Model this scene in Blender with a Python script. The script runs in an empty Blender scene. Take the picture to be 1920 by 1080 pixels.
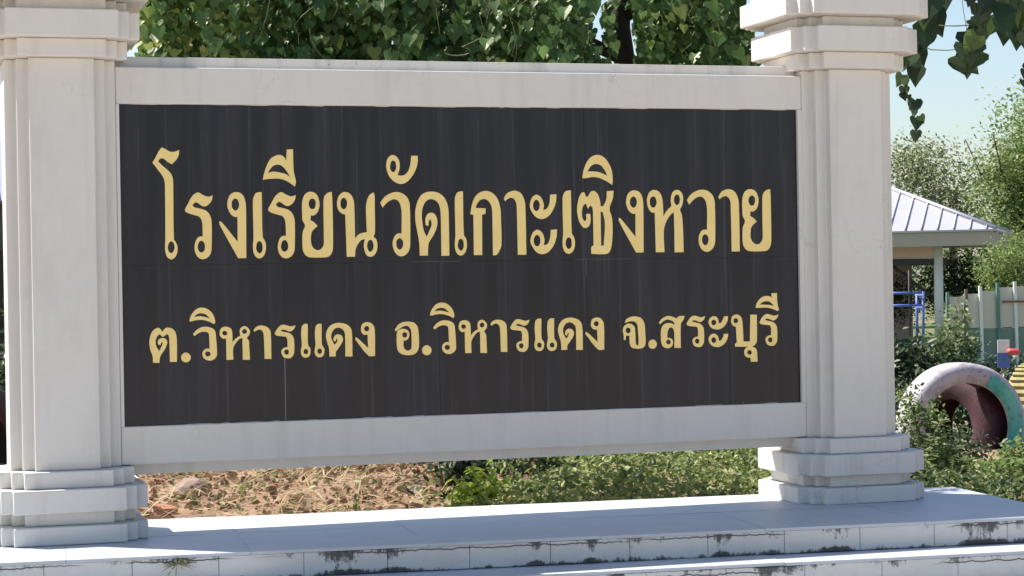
import bpy, bmesh, math, random
import numpy as np
from mathutils import Vector, Matrix
random.seed(7); rng = np.random.default_rng(7)
S = bpy.context.scene
COL = S.collection
rad = math.radians

# ------------------------------------------------------------------ camera
cam_d = bpy.data.cameras.new('camera'); cam = bpy.data.objects.new('camera', cam_d); COL.objects.link(cam)
yaw, pitch, roll = 0.29316, -0.00313, -0.01703
fw = Vector((math.sin(yaw)*math.cos(pitch), math.cos(yaw)*math.cos(pitch), math.sin(pitch)))
rt = Vector((math.cos(yaw), -math.sin(yaw), 0)); upv = rt.cross(fw)
rr = rt*math.cos(roll) + upv*math.sin(roll); uu = -rt*math.sin(roll) + upv*math.cos(roll)
M = Matrix((rr, uu, -fw)).transposed().to_4x4(); M.translation = Vector((-0.8134, -7.7159, 1.4151))
cam.matrix_world = M
cam_d.sensor_width = 36; cam_d.lens = 3843/1920*36; cam_d.clip_start = 0.1; cam_d.clip_end = 3000
S.camera = cam

# ------------------------------------------------------------------ sky, sun, exposure
SUN_AZ, SUN_EL = -50.0, 53.5          # sun stands behind the sign, to its left
w = bpy.data.worlds.new('World'); S.world = w; w.use_nodes = True
sky = w.node_tree.nodes.new('ShaderNodeTexSky'); sky.sky_type = 'NISHITA'; sky.sun_disc = False
sky.sun_elevation = rad(SUN_EL); sky.sun_rotation = rad(SUN_AZ)
sky.air_density = 1.0; sky.dust_density = 1.2; sky.ozone_density = 1.0; sky.altitude = 50
w.node_tree.links.new(sky.outputs[0], w.node_tree.nodes['Background'].inputs[0])
w.node_tree.nodes['Background'].inputs[1].default_value = 0.087
sun_d = bpy.data.lights.new('sun', 'SUN'); sun = bpy.data.objects.new('sun', sun_d); COL.objects.link(sun)
sun_d.energy = 5.0; sun_d.angle = rad(0.5); sun_d.color = (1.0, 0.93, 0.81)
sdir = Vector((math.sin(rad(SUN_AZ))*math.cos(rad(SUN_EL)), math.cos(rad(SUN_AZ))*math.cos(rad(SUN_EL)), math.sin(rad(SUN_EL))))
sun.rotation_euler = (-sdir).to_track_quat('-Z', 'Y').to_euler(); sun.location = sdir*30
S.view_settings.view_transform = 'Standard'; S.view_settings.look = 'None'
S.view_settings.gamma = 1.0; S.view_settings.use_curve_mapping = False
S.view_settings.exposure = 0.99

# ------------------------------------------------------------------ helpers
def tag(o, label=None, cat=None, group=None, kind=None):
    if label: o['label'] = label
    if cat: o['category'] = cat
    if group: o['group'] = group
    if kind: o['kind'] = kind
    return o
def empty(name, loc=(0,0,0), rz=0.0):
    o = bpy.data.objects.new(name, None); COL.objects.link(o)
    o.location = loc; o.rotation_euler = (0,0,rz); o.empty_display_size = 0.1
    return o
def link(name, me, mat=None, parent=None, loc=None, rot=None, bevel=0.0, smooth=False, seg=2):
    o = bpy.data.objects.new(name, me); COL.objects.link(o)
    if mat is not None and len(me.materials) == 0: me.materials.append(mat)
    if parent is not None: o.parent = parent
    if loc is not None: o.location = loc
    if rot is not None: o.rotation_euler = rot
    if smooth: me.polygons.foreach_set('use_smooth', [True]*len(me.polygons))
    if bevel:
        b = o.modifiers.new('bevel', 'BEVEL'); b.width = bevel; b.segments = seg; b.limit_method = 'ANGLE'; b.angle_limit = rad(40)
    return o
def mesh(name, v, f):
    me = bpy.data.meshes.new(name); me.from_pydata([tuple(p) for p in v], [], f); me.update(); return me
def box_me(name, x0, x1, y0, y1, z0, z1):
    v = [(x0,y0,z0),(x1,y0,z0),(x1,y1,z0),(x0,y1,z0),(x0,y0,z1),(x1,y0,z1),(x1,y1,z1),(x0,y1,z1)]
    return mesh(name, v, [(0,3,2,1),(4,5,6,7),(0,1,5,4),(1,2,6,5),(2,3,7,6),(3,0,4,7)])
def prism_me(name, plan, z0, z1, top=1.0):
    n = len(plan)
    v = [(x,y,z0) for x,y in plan] + [(x*top,y*top,z1) for x,y in plan]
    f = [tuple(range(n-1,-1,-1)), tuple(range(n,2*n))] + [(i,(i+1)%n,n+(i+1)%n,n+i) for i in range(n)]
    return mesh(name, v, f)
def tube_me(name, pts, rads, n=8, cap=True):
    pts = [Vector(p) for p in pts]; v = []; f = []
    if not hasattr(rads, '__len__'): rads = [rads]*len(pts)
    for i,p in enumerate(pts):
        t = (pts[min(i+1,len(pts)-1)] - pts[max(i-1,0)]).normalized()
        a = t.cross(Vector((0.31,0.2,0.93)) if abs(t.z) < .9 else Vector((1,0.1,0))).normalized(); b = t.cross(a)
        for k in range(n):
            q = 2*math.pi*k/n; v.append(p + (a*math.cos(q) + b*math.sin(q))*rads[i])
    for i in range(len(pts)-1):
        for k in range(n):
            f.append((i*n+k, i*n+(k+1)%n, (i+1)*n+(k+1)%n, (i+1)*n+k))
    if cap: f.append(tuple(range(n-1,-1,-1))); f.append(tuple((len(pts)-1)*n+k for k in range(n)))
    me = mesh(name, v, f); me.polygons.foreach_set('use_smooth', [True]*len(me.polygons)); return me

# ---- materials
class NT:
    def __init__(s, name):
        s.m = bpy.data.materials.new(name); s.m.use_nodes = True; s.t = s.m.node_tree
        s.b = s.t.nodes['Principled BSDF']; s.out = s.t.nodes['Material Output']
    def n(s, typ, **kw):
        q = s.t.nodes.new(typ)
        for k,v in kw.items():
            if hasattr(q, k): setattr(q, k, v)
            else: q.inputs[k].default_value = v
        return q
    def l(s, a, b): s.t.links.new(a, b)
    def pos(s): return s.n('ShaderNodeNewGeometry').outputs['Position']
    def mapped(s, vec, scale):
        q = s.n('ShaderNodeMapping'); q.inputs['Scale'].default_value = scale; s.l(vec, q.inputs[0]); return q.outputs[0]
    def noise(s, vec, scale, detail=4, rough=.55):
        q = s.n('ShaderNodeTexNoise'); q.inputs['Scale'].default_value = scale; q.inputs['Detail'].default_value = detail
        q.inputs['Roughness'].default_value = rough
        s.l(vec, q.inputs['Vector']); return q.outputs['Fac']
    def ramp(s, fac, stops):
        q = s.n('ShaderNodeValToRGB'); e = q.color_ramp.elements
        while len(e) < len(stops): e.new(0.5)
        for i,(p,c) in enumerate(stops):
            e[i].position = p; e[i].color = (*c,1) if hasattr(c,'__len__') else (c,c,c,1)
        s.l(fac, q.inputs[0]); return q.outputs[0]
    def mix(s, fac, a, b, mode='MIX'):
        q = s.n('ShaderNodeMix', data_type='RGBA', blend_type=mode)
        for sock, val in ((q.inputs['Factor'], fac), (q.inputs['A'], a), (q.inputs['B'], b)):
            pass
        f, A, B = q.inputs[0], q.inputs[6], q.inputs[7]
        for sock, val in ((f, fac), (A, a), (B, b)):
            if hasattr(val, 'is_output'): s.l(val, sock)
            elif hasattr(val, '__len__'): sock.default_value = (*val, 1)
            else: sock.default_value = val
        return q.outputs[2]
    def math(s, op, a, b=None):
        q = s.n('ShaderNodeMath', operation=op)
        for sock, val in ((q.inputs[0], a), (q.inputs[1], b)):
            if val is None: continue
            if hasattr(val, 'is_output'): s.l(val, sock)
            else: sock.default_value = val
        return q.outputs[0]
    def bump(s, h, strength=.3, dist=.01):
        q = s.n('ShaderNodeBump'); q.inputs['Strength'].default_value = strength; q.inputs['Distance'].default_value = dist
        s.l(h, q.inputs['Height']); s.l(q.outputs[0], s.b.inputs['Normal'])
    def color(s, c):
        if hasattr(c, 'is_output'): s.l(c, s.b.inputs['Base Color'])
        else: s.b.inputs['Base Color'].default_value = (*c,1)
    def set(s, **kw):
        for k,v in kw.items(): s.b.inputs[k.replace('_',' ')].default_value = v
        return s

def simple(name, col, rough=.7, var=.15, scale=6, bump=.1, metal=0.0):
    m = NT(name); p = m.pos(); nz = m.noise(p, scale, 5)
    c = m.mix(nz, tuple(x*(1-var) for x in col), tuple(min(1,x*(1+var)) for x in col))
    m.color(c); m.set(Roughness=rough, Metallic=metal)
    if bump: m.bump(m.noise(p, scale*8, 4), bump, .004)
    return m.m

def leaf_mat(name, c0, c1, c2=None, translucent=.4, rough=.45, obj_random=False, spec=.4):
    """leaf colour varies from leaf to leaf (attribute on the joined foliage, object random on single leaves)"""
    m = NT(name)
    if obj_random: f = m.n('ShaderNodeObjectInfo').outputs['Random']
    else: f = m.n('ShaderNodeAttribute', attribute_name='tint').outputs['Fac']
    stops = [(0.0, c0), (1.0, c1)] if c2 is None else [(0.0, c0), (0.8, c1), (1.0, c2)]
    c = m.ramp(f, stops)
    nz = m.noise(m.pos(), 60, 3); c = m.mix(m.math('MULTIPLY', nz, .35), c, (0.02,0.03,0.01))
    m.color(c); m.set(Roughness=rough); m.b.inputs['Specular IOR Level'].default_value = spec
    tr = m.n('ShaderNodeBsdfTranslucent'); m.l(m.mix(.6, c, (0.75,0.9,0.12), 'MULTIPLY'), tr.inputs[0])
    tb = m.n('ShaderNodeBrightContrast'); m.l(c, tb.inputs[0]); tb.inputs['Bright'].default_value = .03
    m.l(tb.outputs[0], tr.inputs[0])
    ms = m.n('ShaderNodeMixShader'); ms.inputs[0].default_value = translucent
    m.l(m.b.outputs[0], ms.inputs[1]); m.l(tr.outputs[0], ms.inputs[2]); m.l(ms.outputs[0], m.out.inputs[0])
    return m.m

# ---- foliage: many leaves joined into one mesh
HEART_V = np.array([(0,0,0),(-.30,.16,.03),(-.50,-.04,.05),(-.44,-.34,.02),(-.22,-.66,-.04),(0,-1.0,-.14),(.22,-.66,-.04),(.44,-.34,.02),(.50,-.04,.05),(.30,.16,.03),(0,-.36,-.05)], float)
HEART_F = [(0,1,10),(1,2,10),(2,3,10),(3,4,10),(4,5,10),(5,6,10),(6,7,10),(7,8,10),(8,9,10),(9,0,10)]
DIAM_V = np.array([(0,0,0),(-.26,-.4,.06),(0,-1,-.08),(.26,-.4,.06),(0,-.45,-.02)], float)
DIAM_F = [(0,1,4),(1,2,4),(2,3,4),(3,0,4)]
OVAL_V = np.array([(0,0,0),(-.2,-.2,.05),(-.28,-.5,.08),(-.16,-.82,.03),(0,-1,-.05),(.16,-.82,.03),(.28,-.5,.08),(.2,-.2,.05),(0,-.5,-.03)], float)
OVAL_F = [(i,(i+1)%8,8) for i in range(8)]
def frames(N, T):
    """rows: x, y(-tip), z(normal)"""
    N = N/np.linalg.norm(N,axis=1,keepdims=True)
    T = T - (T*N).sum(1,keepdims=True)*N; T = T/(np.linalg.norm(T,axis=1,keepdims=True)+1e-9)
    Y = -T; X = np.cross(Y, N); return np.stack([X,Y,N],1)
def scatter(name, tv, tf, pos, R, size, tint):
    n, k = len(pos), len(tv)
    V = (np.einsum('kj,njc->nkc', tv, R)*np.asarray(size).reshape(-1,1,1) + pos[:,None,:]).reshape(-1,3)
    F = (np.array(tf)[None] + (np.arange(n)*k)[:,None,None]).reshape(-1, 3)
    me = bpy.data.meshes.new(name)
    me.vertices.add(len(V)); me.vertices.foreach_set('co', V.astype(np.float32).ravel())
    me.loops.add(F.size); me.loops.foreach_set('vertex_index', F.astype(np.int32).ravel())
    me.polygons.add(len(F)); me.polygons.foreach_set('loop_start', np.arange(0,F.size,3,dtype=np.int32))
    me.update(calc_edges=True)
    a = me.attributes.new('tint', 'FLOAT', 'FACE'); a.data.foreach_set('value', np.repeat(tint, len(tf)).astype(np.float32))
    return me
def rand_dirs(n):
    d = rng.normal(size=(n,3)); return d/np.linalg.norm(d,axis=1,keepdims=True)
def to_mat(R, pos, size):
    m = Matrix(((*R[0],0),(*R[1],0),(*R[2],0),(0,0,0,1))).transposed()
    m = Matrix.Translation(Vector(pos)) @ m @ Matrix.Diagonal((size,size,size,1)); return m

def ground_z(x, y):
    t = min(max((y+1.15)/1.0,0),1); t = t*t*(3-2*t)
    u = min(max((y-3.6)/4.5,0),1); u = u*u*(3-2*u)
    s = min(max((x-3.9)/.9,0),1); s = s*s*(3-2*s)
    return 0.33*t*(1-u)*(1-.62*s)
GLYPHS = {
 'sara_o': [[(48,284), (44,304), (37,317), (0,364), (14,386), (25,406), (38,421), (52,415), (71,405), (89,405), (107,412), (105,393), (95,375), (77,358), (62,366), (42,380), (29,377), (23,368), (39,353), (61,335), (74,320), (80,302), (81,284), (80,75), (87,66), (94,46), (92,26), (84,9), (69,0), (53,9), (46,27), (44,47), (46,76)], [(82,46), (80,37), (76,29), (71,25), (65,25), (60,29), (56,37), (55,47), (57,56), (61,64), (66,68), (72,68), (77,64), (81,56)]],
 'ro': [[(0,187), (13,211), (24,231), (36,244), (51,251), (69,242), (89,235), (107,240), (103,222), (93,208), (79,199), (66,200), (51,211), (40,215), (29,204), (35,196), (55,191), (77,184), (90,173), (99,153), (101,133), (99,39), (94,19), (83,6), (65,0), (49,6), (38,22), (34,44), (38,66), (46,80), (57,86), (66,84), (66,124), (63,146), (54,160), (36,166), (17,172), (3,179)], [(74,47), (73,37), (69,30), (63,26), (57,26), (51,30), (47,38), (46,47), (48,57), (52,65), (57,69), (64,69), (69,65), (73,57)]],
 'ngo': [[(30,201), (35,228), (47,244), (65,249), (85,241), (96,219), (99,187), (97,0), (67,0), (0,128), (0,139), (7,137), (66,62), (67,156), (59,155), (45,163), (35,179)], [(74,202), (72,192), (68,184), (62,180), (56,180), (51,185), (47,192), (46,202), (47,212), (51,220), (57,224), (63,224), (69,220), (72,212)]],
 'sara_e': [[(3,220), (8,238), (17,249), (37,252), (37,216), (38,81), (46,67), (50,47), (47,24), (38,7), (24,0), (11,6), (2,23), (0,50), (3,81)], [(37,43), (36,32), (32,24), (27,20), (22,20), (17,25), (13,33), (12,43), (14,53), (17,61), (22,65), (28,65), (33,61), (36,53)]],
 'sara_ii': [[(0,26), (6,51), (18,83), (32,105), (50,116), (66,119), (82,112), (91,98), (94,139), (118,140), (119,60), (127,19), (123,0), (99,17), (69,29), (37,30)], [(19,51), (36,74), (52,82), (70,80), (88,64), (106,35), (88,47), (60,54), (38,56)]],
 'yo': [[(1,201), (6,229), (18,246), (36,251), (55,243), (66,219), (67,197), (60,174), (46,161), (34,161), (32,142), (44,136), (59,120), (43,106), (35,93), (33,56), (42,36), (56,28), (69,31), (80,45), (82,56), (83,210), (87,233), (99,246), (115,251), (117,219), (117,55), (114,24), (104,6), (87,0), (27,1), (12,9), (2,27), (0,57), (2,97), (11,122), (2,143), (1,165)], [(54,205), (52,196), (49,188), (43,185), (37,185), (31,189), (28,196), (26,205), (28,214), (32,221), (38,225), (44,225), (49,221), (53,214)]],
 'no': [[(0,203), (5,229), (16,244), (32,250), (50,243), (62,224), (66,198), (67,71), (82,87), (100,93), (113,95), (111,189), (115,215), (125,237), (141,248), (145,237), (145,189), (144,93), (138,77), (149,66), (153,42), (148,18), (139,5), (127,0), (112,5), (104,21), (100,45), (105,69), (89,63), (75,45), (68,28), (66,1), (34,1), (31,163), (19,167), (6,179)], [(39,206), (37,196), (34,189), (28,184), (23,184), (17,189), (14,196), (13,206), (14,215), (18,223), (23,227), (29,227), (34,223), (38,215)], [(138,42), (137,32), (133,25), (128,20), (122,20), (117,25), (114,33), (113,43), (114,52), (118,60), (123,65), (129,65), (134,60), (137,52)]],
 'wo': [[(0,208), (17,230), (40,244), (65,249), (90,241), (108,221), (114,192), (113,47), (109,25), (97,8), (79,0), (61,7), (49,26), (45,52), (51,74), (62,87), (76,89), (80,87), (82,162), (80,188), (73,210), (58,221), (42,218), (26,208), (9,189)], [(86,48), (84,39), (81,31), (75,27), (69,27), (64,31), (60,39), (59,49), (60,58), (64,66), (70,70), (76,70), (81,65), (85,58)]],
 'han_akat': [[(0,71), (4,93), (14,107), (28,112), (42,105), (52,89), (54,69), (51,51), (44,35), (58,32), (74,36), (88,51), (97,78), (101,109), (127,109), (126,82), (115,49), (96,21), (75,4), (55,0), (33,8), (15,25), (4,47)], [(40,68), (39,58), (35,50), (30,46), (25,46), (20,50), (16,58), (15,68), (17,78), (20,86), (25,90), (31,90), (36,86), (39,78)]],
 'do': [[(0,168), (5,198), (18,229), (38,246), (65,251), (92,246), (115,227), (128,196), (131,162), (131,0), (100,0), (100,163), (96,194), (85,213), (65,222), (46,216), (32,196), (26,168), (27,132), (33,97), (44,75), (53,95), (63,121), (62,136), (59,145), (53,136), (51,117), (40,121), (40,145), (48,163), (64,169), (77,162), (86,141), (84,114), (71,83), (52,53), (48,31), (47,2), (15,2), (14,49), (6,102), (1,132)]],
 'ko': [[(0,161), (6,194), (18,225), (37,244), (63,251), (88,243), (108,221), (119,185), (121,149), (121,38), (112,15), (100,0), (87,0), (87,158), (85,187), (76,207), (60,219), (41,216), (27,201), (21,185), (61,183), (60,162), (46,158), (44,1), (11,1), (12,158)]],
 'sara_aa': [[(0,218), (12,238), (29,247), (47,249), (66,240), (78,219), (83,193), (84,0), (51,0), (50,166), (49,197), (42,215), (30,222), (16,218), (5,209)]],
 'sara_a': [[(0,188), (4,213), (14,229), (28,236), (44,228), (54,210), (58,190), (54,175), (69,179), (81,201), (85,235), (111,237), (108,206), (95,174), (76,150), (50,139), (26,146), (10,164)], [(41,193), (39,183), (35,175), (30,171), (23,171), (18,175), (14,183), (13,193), (14,202), (18,210), (24,215), (30,215), (36,210), (40,202)], [(0,50), (5,75), (14,90), (28,98), (45,90), (55,72), (58,52), (54,36), (70,40), (81,63), (85,96), (111,98), (108,67), (96,35), (76,11), (50,0), (27,7), (11,25)], [(41,54), (40,44), (36,36), (30,32), (24,32), (18,37), (14,45), (13,54), (15,64), (19,72), (24,76), (31,76), (36,72), (40,64)]],
 'so_so': [[(0,177), (6,216), (19,242), (31,246), (39,227), (46,228), (59,247), (74,251), (88,238), (97,213), (100,189), (111,190), (124,215), (127,249), (156,251), (152,220), (137,179), (146,147), (149,102), (145,43), (137,13), (122,0), (57,1), (58,28), (67,35), (67,148), (65,184), (56,193), (46,179), (38,200), (27,193), (20,171), (22,143), (31,130), (38,137), (37,159), (55,160), (56,134), (51,114), (38,104), (24,107), (10,126), (3,148)], [(99,170), (109,165), (117,120), (110,34), (99,33)]],
 'sara_i': [[(0,27), (5,55), (20,91), (40,112), (64,120), (90,112), (111,88), (124,59), (128,23), (126,0), (103,14), (74,27), (45,32), (17,27)], [(23,54), (37,75), (58,84), (80,77), (96,57), (105,36), (84,46), (60,53), (36,54)]],
 'ho': [[(0,207), (5,230), (16,246), (33,250), (50,244), (62,225), (67,193), (68,143), (81,165), (103,186), (100,211), (106,236), (116,247), (129,250), (141,245), (151,229), (152,206), (147,186), (139,170), (146,151), (150,92), (151,0), (113,0), (113,151), (111,161), (97,149), (80,124), (69,88), (70,1), (34,1), (32,159), (17,162), (5,180)], [(41,202), (39,192), (35,184), (29,180), (23,180), (17,184), (13,192), (12,202), (13,212), (17,220), (23,224), (30,224), (36,220), (39,212)], [(139,211), (138,202), (134,194), (129,190), (123,190), (118,194), (115,202), (114,211), (115,220), (119,227), (124,231), (130,231), (135,227), (138,220)]],
 'to2': [[(0,76), (4,99), (14,118), (32,128), (40,125), (49,113), (60,126), (72,128), (88,122), (98,108), (102,83), (101,2), (75,2), (74,84), (71,101), (66,104), (50,94), (38,105), (28,95), (23,78), (26,58), (36,43), (44,58), (50,71), (47,76), (43,71), (41,65), (33,67), (31,77), (36,86), (46,90), (60,87), (66,77), (64,64), (56,48), (42,28), (37,15), (36,0), (12,1), (11,26), (3,49)]],
 'dot2': [[(37,18), (36,12), (33,7), (29,3), (24,1), (18,0), (12,1), (7,4), (3,8), (1,13), (0,19), (1,24), (4,30), (8,33), (13,36), (19,37), (24,36), (29,33), (33,29), (36,24)]],
 'wo2': [[(0,101), (13,116), (30,126), (48,128), (68,123), (80,113), (84,92), (87,25), (84,14), (74,4), (59,0), (44,5), (35,15), (33,27), (37,38), (47,45), (58,46), (60,43), (59,86), (57,103), (50,108), (33,109), (16,102), (6,94)], [(63,25), (62,21), (59,18), (55,16), (51,16), (47,18), (44,21), (43,26), (44,30), (47,34), (51,35), (55,35), (59,33), (62,30)]],
 'sara_i2': [[(0,15), (4,29), (16,48), (31,60), (48,63), (66,59), (83,45), (93,28), (97,7), (92,0), (74,10), (47,17), (24,16), (4,12)], [(17,28), (28,38), (44,42), (61,38), (78,22), (61,27), (41,31), (28,30)]],
 'ho2': [[(0,105), (5,119), (16,126), (33,125), (45,116), (48,97), (48,67), (59,80), (78,92), (76,107), (80,120), (94,127), (107,121), (115,108), (112,94), (102,83), (110,72), (111,56), (113,0), (86,1), (86,83), (73,78), (59,62), (50,44), (50,2), (24,2), (24,83), (12,82), (2,92)], [(29,102), (28,98), (25,95), (21,94), (17,94), (13,96), (11,99), (10,103), (11,107), (14,110), (17,111), (22,111), (25,109), (28,106)], [(104,107), (103,103), (100,100), (96,98), (92,98), (88,100), (86,103), (85,107), (86,111), (89,114), (92,116), (97,116), (100,114), (103,111)]],
 'sara_aa2': [[(0,110), (10,121), (26,126), (43,123), (56,115), (63,100), (64,0), (39,1), (37,93), (32,107), (19,111), (3,103)]],
 'ro2': [[(0,93), (9,108), (23,122), (36,125), (52,121), (65,118), (83,122), (77,109), (65,100), (55,100), (41,106), (28,106), (24,102), (38,98), (58,93), (70,84), (76,70), (76,23), (72,11), (62,1), (48,0), (34,5), (27,16), (25,26), (31,36), (43,41), (50,41), (50,68), (46,80), (31,82), (7,86)], [(55,23), (54,19), (52,15), (48,13), (44,14), (40,16), (37,19), (36,23), (37,28), (40,31), (44,33), (48,33), (52,31), (55,27)]],
 'sara_e2': [[(3,104), (6,119), (15,127), (28,127), (28,107), (28,49), (36,35), (37,22), (32,6), (19,0), (6,5), (0,19), (1,33), (4,50), (2,84)], [(28,23), (27,19), (25,15), (21,13), (17,14), (13,16), (11,19), (10,23), (11,28), (13,31), (17,33), (21,33), (25,31), (27,27)]],
 'do2': [[(0,81), (6,105), (20,121), (42,129), (68,127), (89,116), (99,96), (100,0), (73,1), (73,86), (68,100), (54,110), (37,109), (25,97), (20,80), (23,63), (32,46), (41,56), (44,66), (40,71), (36,58), (29,62), (29,72), (35,82), (47,86), (59,81), (65,67), (60,52), (46,32), (37,19), (36,2), (12,2), (11,33), (5,54)]],
 'ngo2': [[(23,102), (27,118), (38,126), (54,127), (67,120), (76,103), (76,0), (51,1), (0,64), (2,72), (11,67), (50,30), (48,81), (37,80), (27,87)], [(55,103), (54,98), (51,95), (47,93), (43,93), (39,95), (36,99), (35,103), (36,107), (39,111), (43,113), (48,113), (52,111), (54,107)]],
 'o2': [[(0,100), (14,119), (32,128), (51,130), (74,126), (88,112), (93,91), (94,36), (88,15), (74,3), (49,0), (26,5), (12,17), (7,38), (7,79), (10,93), (21,101), (38,102), (52,95), (57,80), (52,64), (41,57), (34,58), (33,34), (40,22), (51,17), (62,23), (65,36), (65,81), (63,98), (53,112), (38,113), (21,105), (3,93)], [(48,79), (47,75), (45,71), (41,69), (36,69), (32,71), (30,75), (29,79), (30,84), (32,87), (36,89), (41,89), (45,87), (48,83)]],
 'cho2': [[(0,75), (6,90), (20,99), (35,98), (49,87), (52,67), (54,23), (59,11), (65,17), (64,66), (62,92), (53,105), (38,109), (20,106), (8,102), (16,117), (36,126), (57,127), (79,119), (91,99), (94,66), (95,21), (89,7), (73,0), (51,1), (36,6), (28,23), (28,51), (13,53), (11,36), (4,35), (3,57)], [(33,73), (32,68), (29,64), (25,62), (20,62), (16,64), (13,68), (12,73), (13,78), (16,82), (20,84), (25,83), (30,81), (32,77)]],
 'so2': [[(0,103), (14,119), (38,129), (58,126), (77,118), (87,127), (112,128), (107,114), (95,95), (93,5), (93,0), (65,1), (66,57), (63,76), (51,85), (41,76), (36,58), (36,41), (48,41), (58,32), (60,20), (53,6), (36,0), (18,7), (10,22), (8,44), (9,73), (18,92), (33,100), (53,100), (67,92), (65,103), (53,111), (38,115), (22,110), (6,97)], [(50,25), (49,21), (46,17), (42,16), (38,16), (34,18), (31,21), (30,26), (31,30), (34,33), (38,35), (42,35), (46,33), (49,29)]],
 'sara_a2': [[(1,97), (6,112), (18,121), (32,121), (43,111), (47,94), (55,94), (65,107), (70,120), (89,121), (85,101), (71,81), (51,70), (29,70), (11,78)], [(36,96), (34,92), (31,88), (27,86), (22,86), (17,88), (14,92), (13,97), (14,102), (18,106), (22,108), (27,107), (32,105), (35,101)], [(0,27), (4,42), (16,51), (30,51), (42,41), (46,24), (54,24), (64,37), (68,50), (88,51), (84,31), (70,11), (50,0), (27,0), (10,9)], [(34,27), (33,22), (30,18), (25,16), (20,16), (16,18), (13,22), (12,27), (13,32), (16,36), (21,38), (26,38), (30,35), (33,31)]],
 'bo2': [[(0,107), (5,122), (21,130), (37,125), (47,110), (50,80), (52,20), (80,20), (84,128), (112,127), (111,26), (106,10), (90,0), (15,0), (15,12), (23,17), (20,81), (10,84), (2,94)], [(30,105), (29,100), (26,97), (22,95), (17,95), (13,97), (11,101), (10,105), (11,110), (14,113), (18,115), (22,115), (26,113), (29,109)]],
 'sara_u2': [[(0,37), (4,52), (19,61), (39,59), (53,49), (56,27), (57,0), (28,0), (27,16), (12,19), (3,26)], [(33,37), (32,33), (29,30), (25,28), (21,28), (17,30), (14,34), (13,38), (14,42), (17,45), (21,47), (25,47), (29,45), (32,41)]],
 'sara_ii2': [[(0,15), (6,34), (21,52), (39,61), (60,61), (72,55), (71,72), (95,73), (97,28), (103,6), (97,0), (79,8), (51,15), (22,15)], [(18,28), (31,37), (49,41), (65,37), (81,21), (63,25), (39,27)]],
}
TEXT = [  # glyph, left x, foot z, width, height in mm on the panel
 ('sara_o', 121, 1519, 100, 420),
 ('ro', 239, 1519, 105, 251),
 ('ngo', 368, 1521, 101, 250),
 ('sara_e', 493, 1519, 50, 252),
 ('ro', 554, 1518, 107, 252),
 ('sara_ii', 535, 1791, 127, 142),
 ('yo', 683, 1520, 119, 251),
 ('no', 820, 1520, 156, 250),
 ('wo', 990, 1520, 117, 249),
 ('han_akat', 1016, 1800, 126, 112),
 ('do', 1128, 1520, 134, 250),
 ('sara_e', 1285, 1520, 49, 251),
 ('ko', 1350, 1520, 124, 252),
 ('sara_aa', 1487, 1520, 89, 252),
 ('sara_a', 1594, 1521, 111, 237),
 ('sara_e', 1727, 1521, 52, 252),
 ('so_so', 1790, 1519, 155, 252),
 ('sara_i', 1814, 1794, 128, 120),
 ('ngo', 1965, 1523, 105, 249),
 ('ho', 2086, 1522, 155, 251),
 ('wo', 2258, 1522, 121, 252),
 ('sara_aa', 2395, 1522, 90, 253),
 ('yo', 2498, 1522, 127, 253),
 ('to2', 98, 1134, 102, 131),
 ('dot2', 215, 1133, 36, 37),
 ('wo2', 261, 1137, 89, 128),
 ('sara_i2', 248, 1274, 97, 63),
 ('ho2', 361, 1136, 115, 128),
 ('sara_aa2', 490, 1137, 66, 128),
 ('ro2', 570, 1138, 81, 128),
 ('sara_e2', 670, 1138, 37, 129),
 ('sara_e2', 723, 1138, 38, 128),
 ('do2', 768, 1138, 102, 130),
 ('ngo2', 882, 1138, 77, 130),
 ('o2', 1039, 1137, 95, 130),
 ('dot2', 1146, 1135, 38, 39),
 ('wo2', 1192, 1137, 91, 132),
 ('sara_i2', 1180, 1277, 98, 61),
 ('ho2', 1295, 1137, 115, 131),
 ('sara_aa2', 1424, 1139, 67, 128),
 ('ro2', 1504, 1138, 81, 129),
 ('sara_e2', 1603, 1139, 40, 128),
 ('sara_e2', 1655, 1138, 41, 129),
 ('do2', 1702, 1139, 102, 129),
 ('ngo2', 1816, 1138, 78, 128),
 ('cho2', 1974, 1138, 96, 129),
 ('dot2', 2082, 1136, 36, 37),
 ('so2', 2128, 1136, 112, 130),
 ('ro2', 2247, 1138, 82, 127),
 ('sara_a2', 2342, 1137, 87, 123),
 ('bo2', 2442, 1135, 113, 131),
 ('sara_u2', 2497, 1072, 58, 62),
 ('ro2', 2566, 1135, 85, 130),
 ('sara_ii2', 2550, 1276, 104, 74),
]

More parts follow.
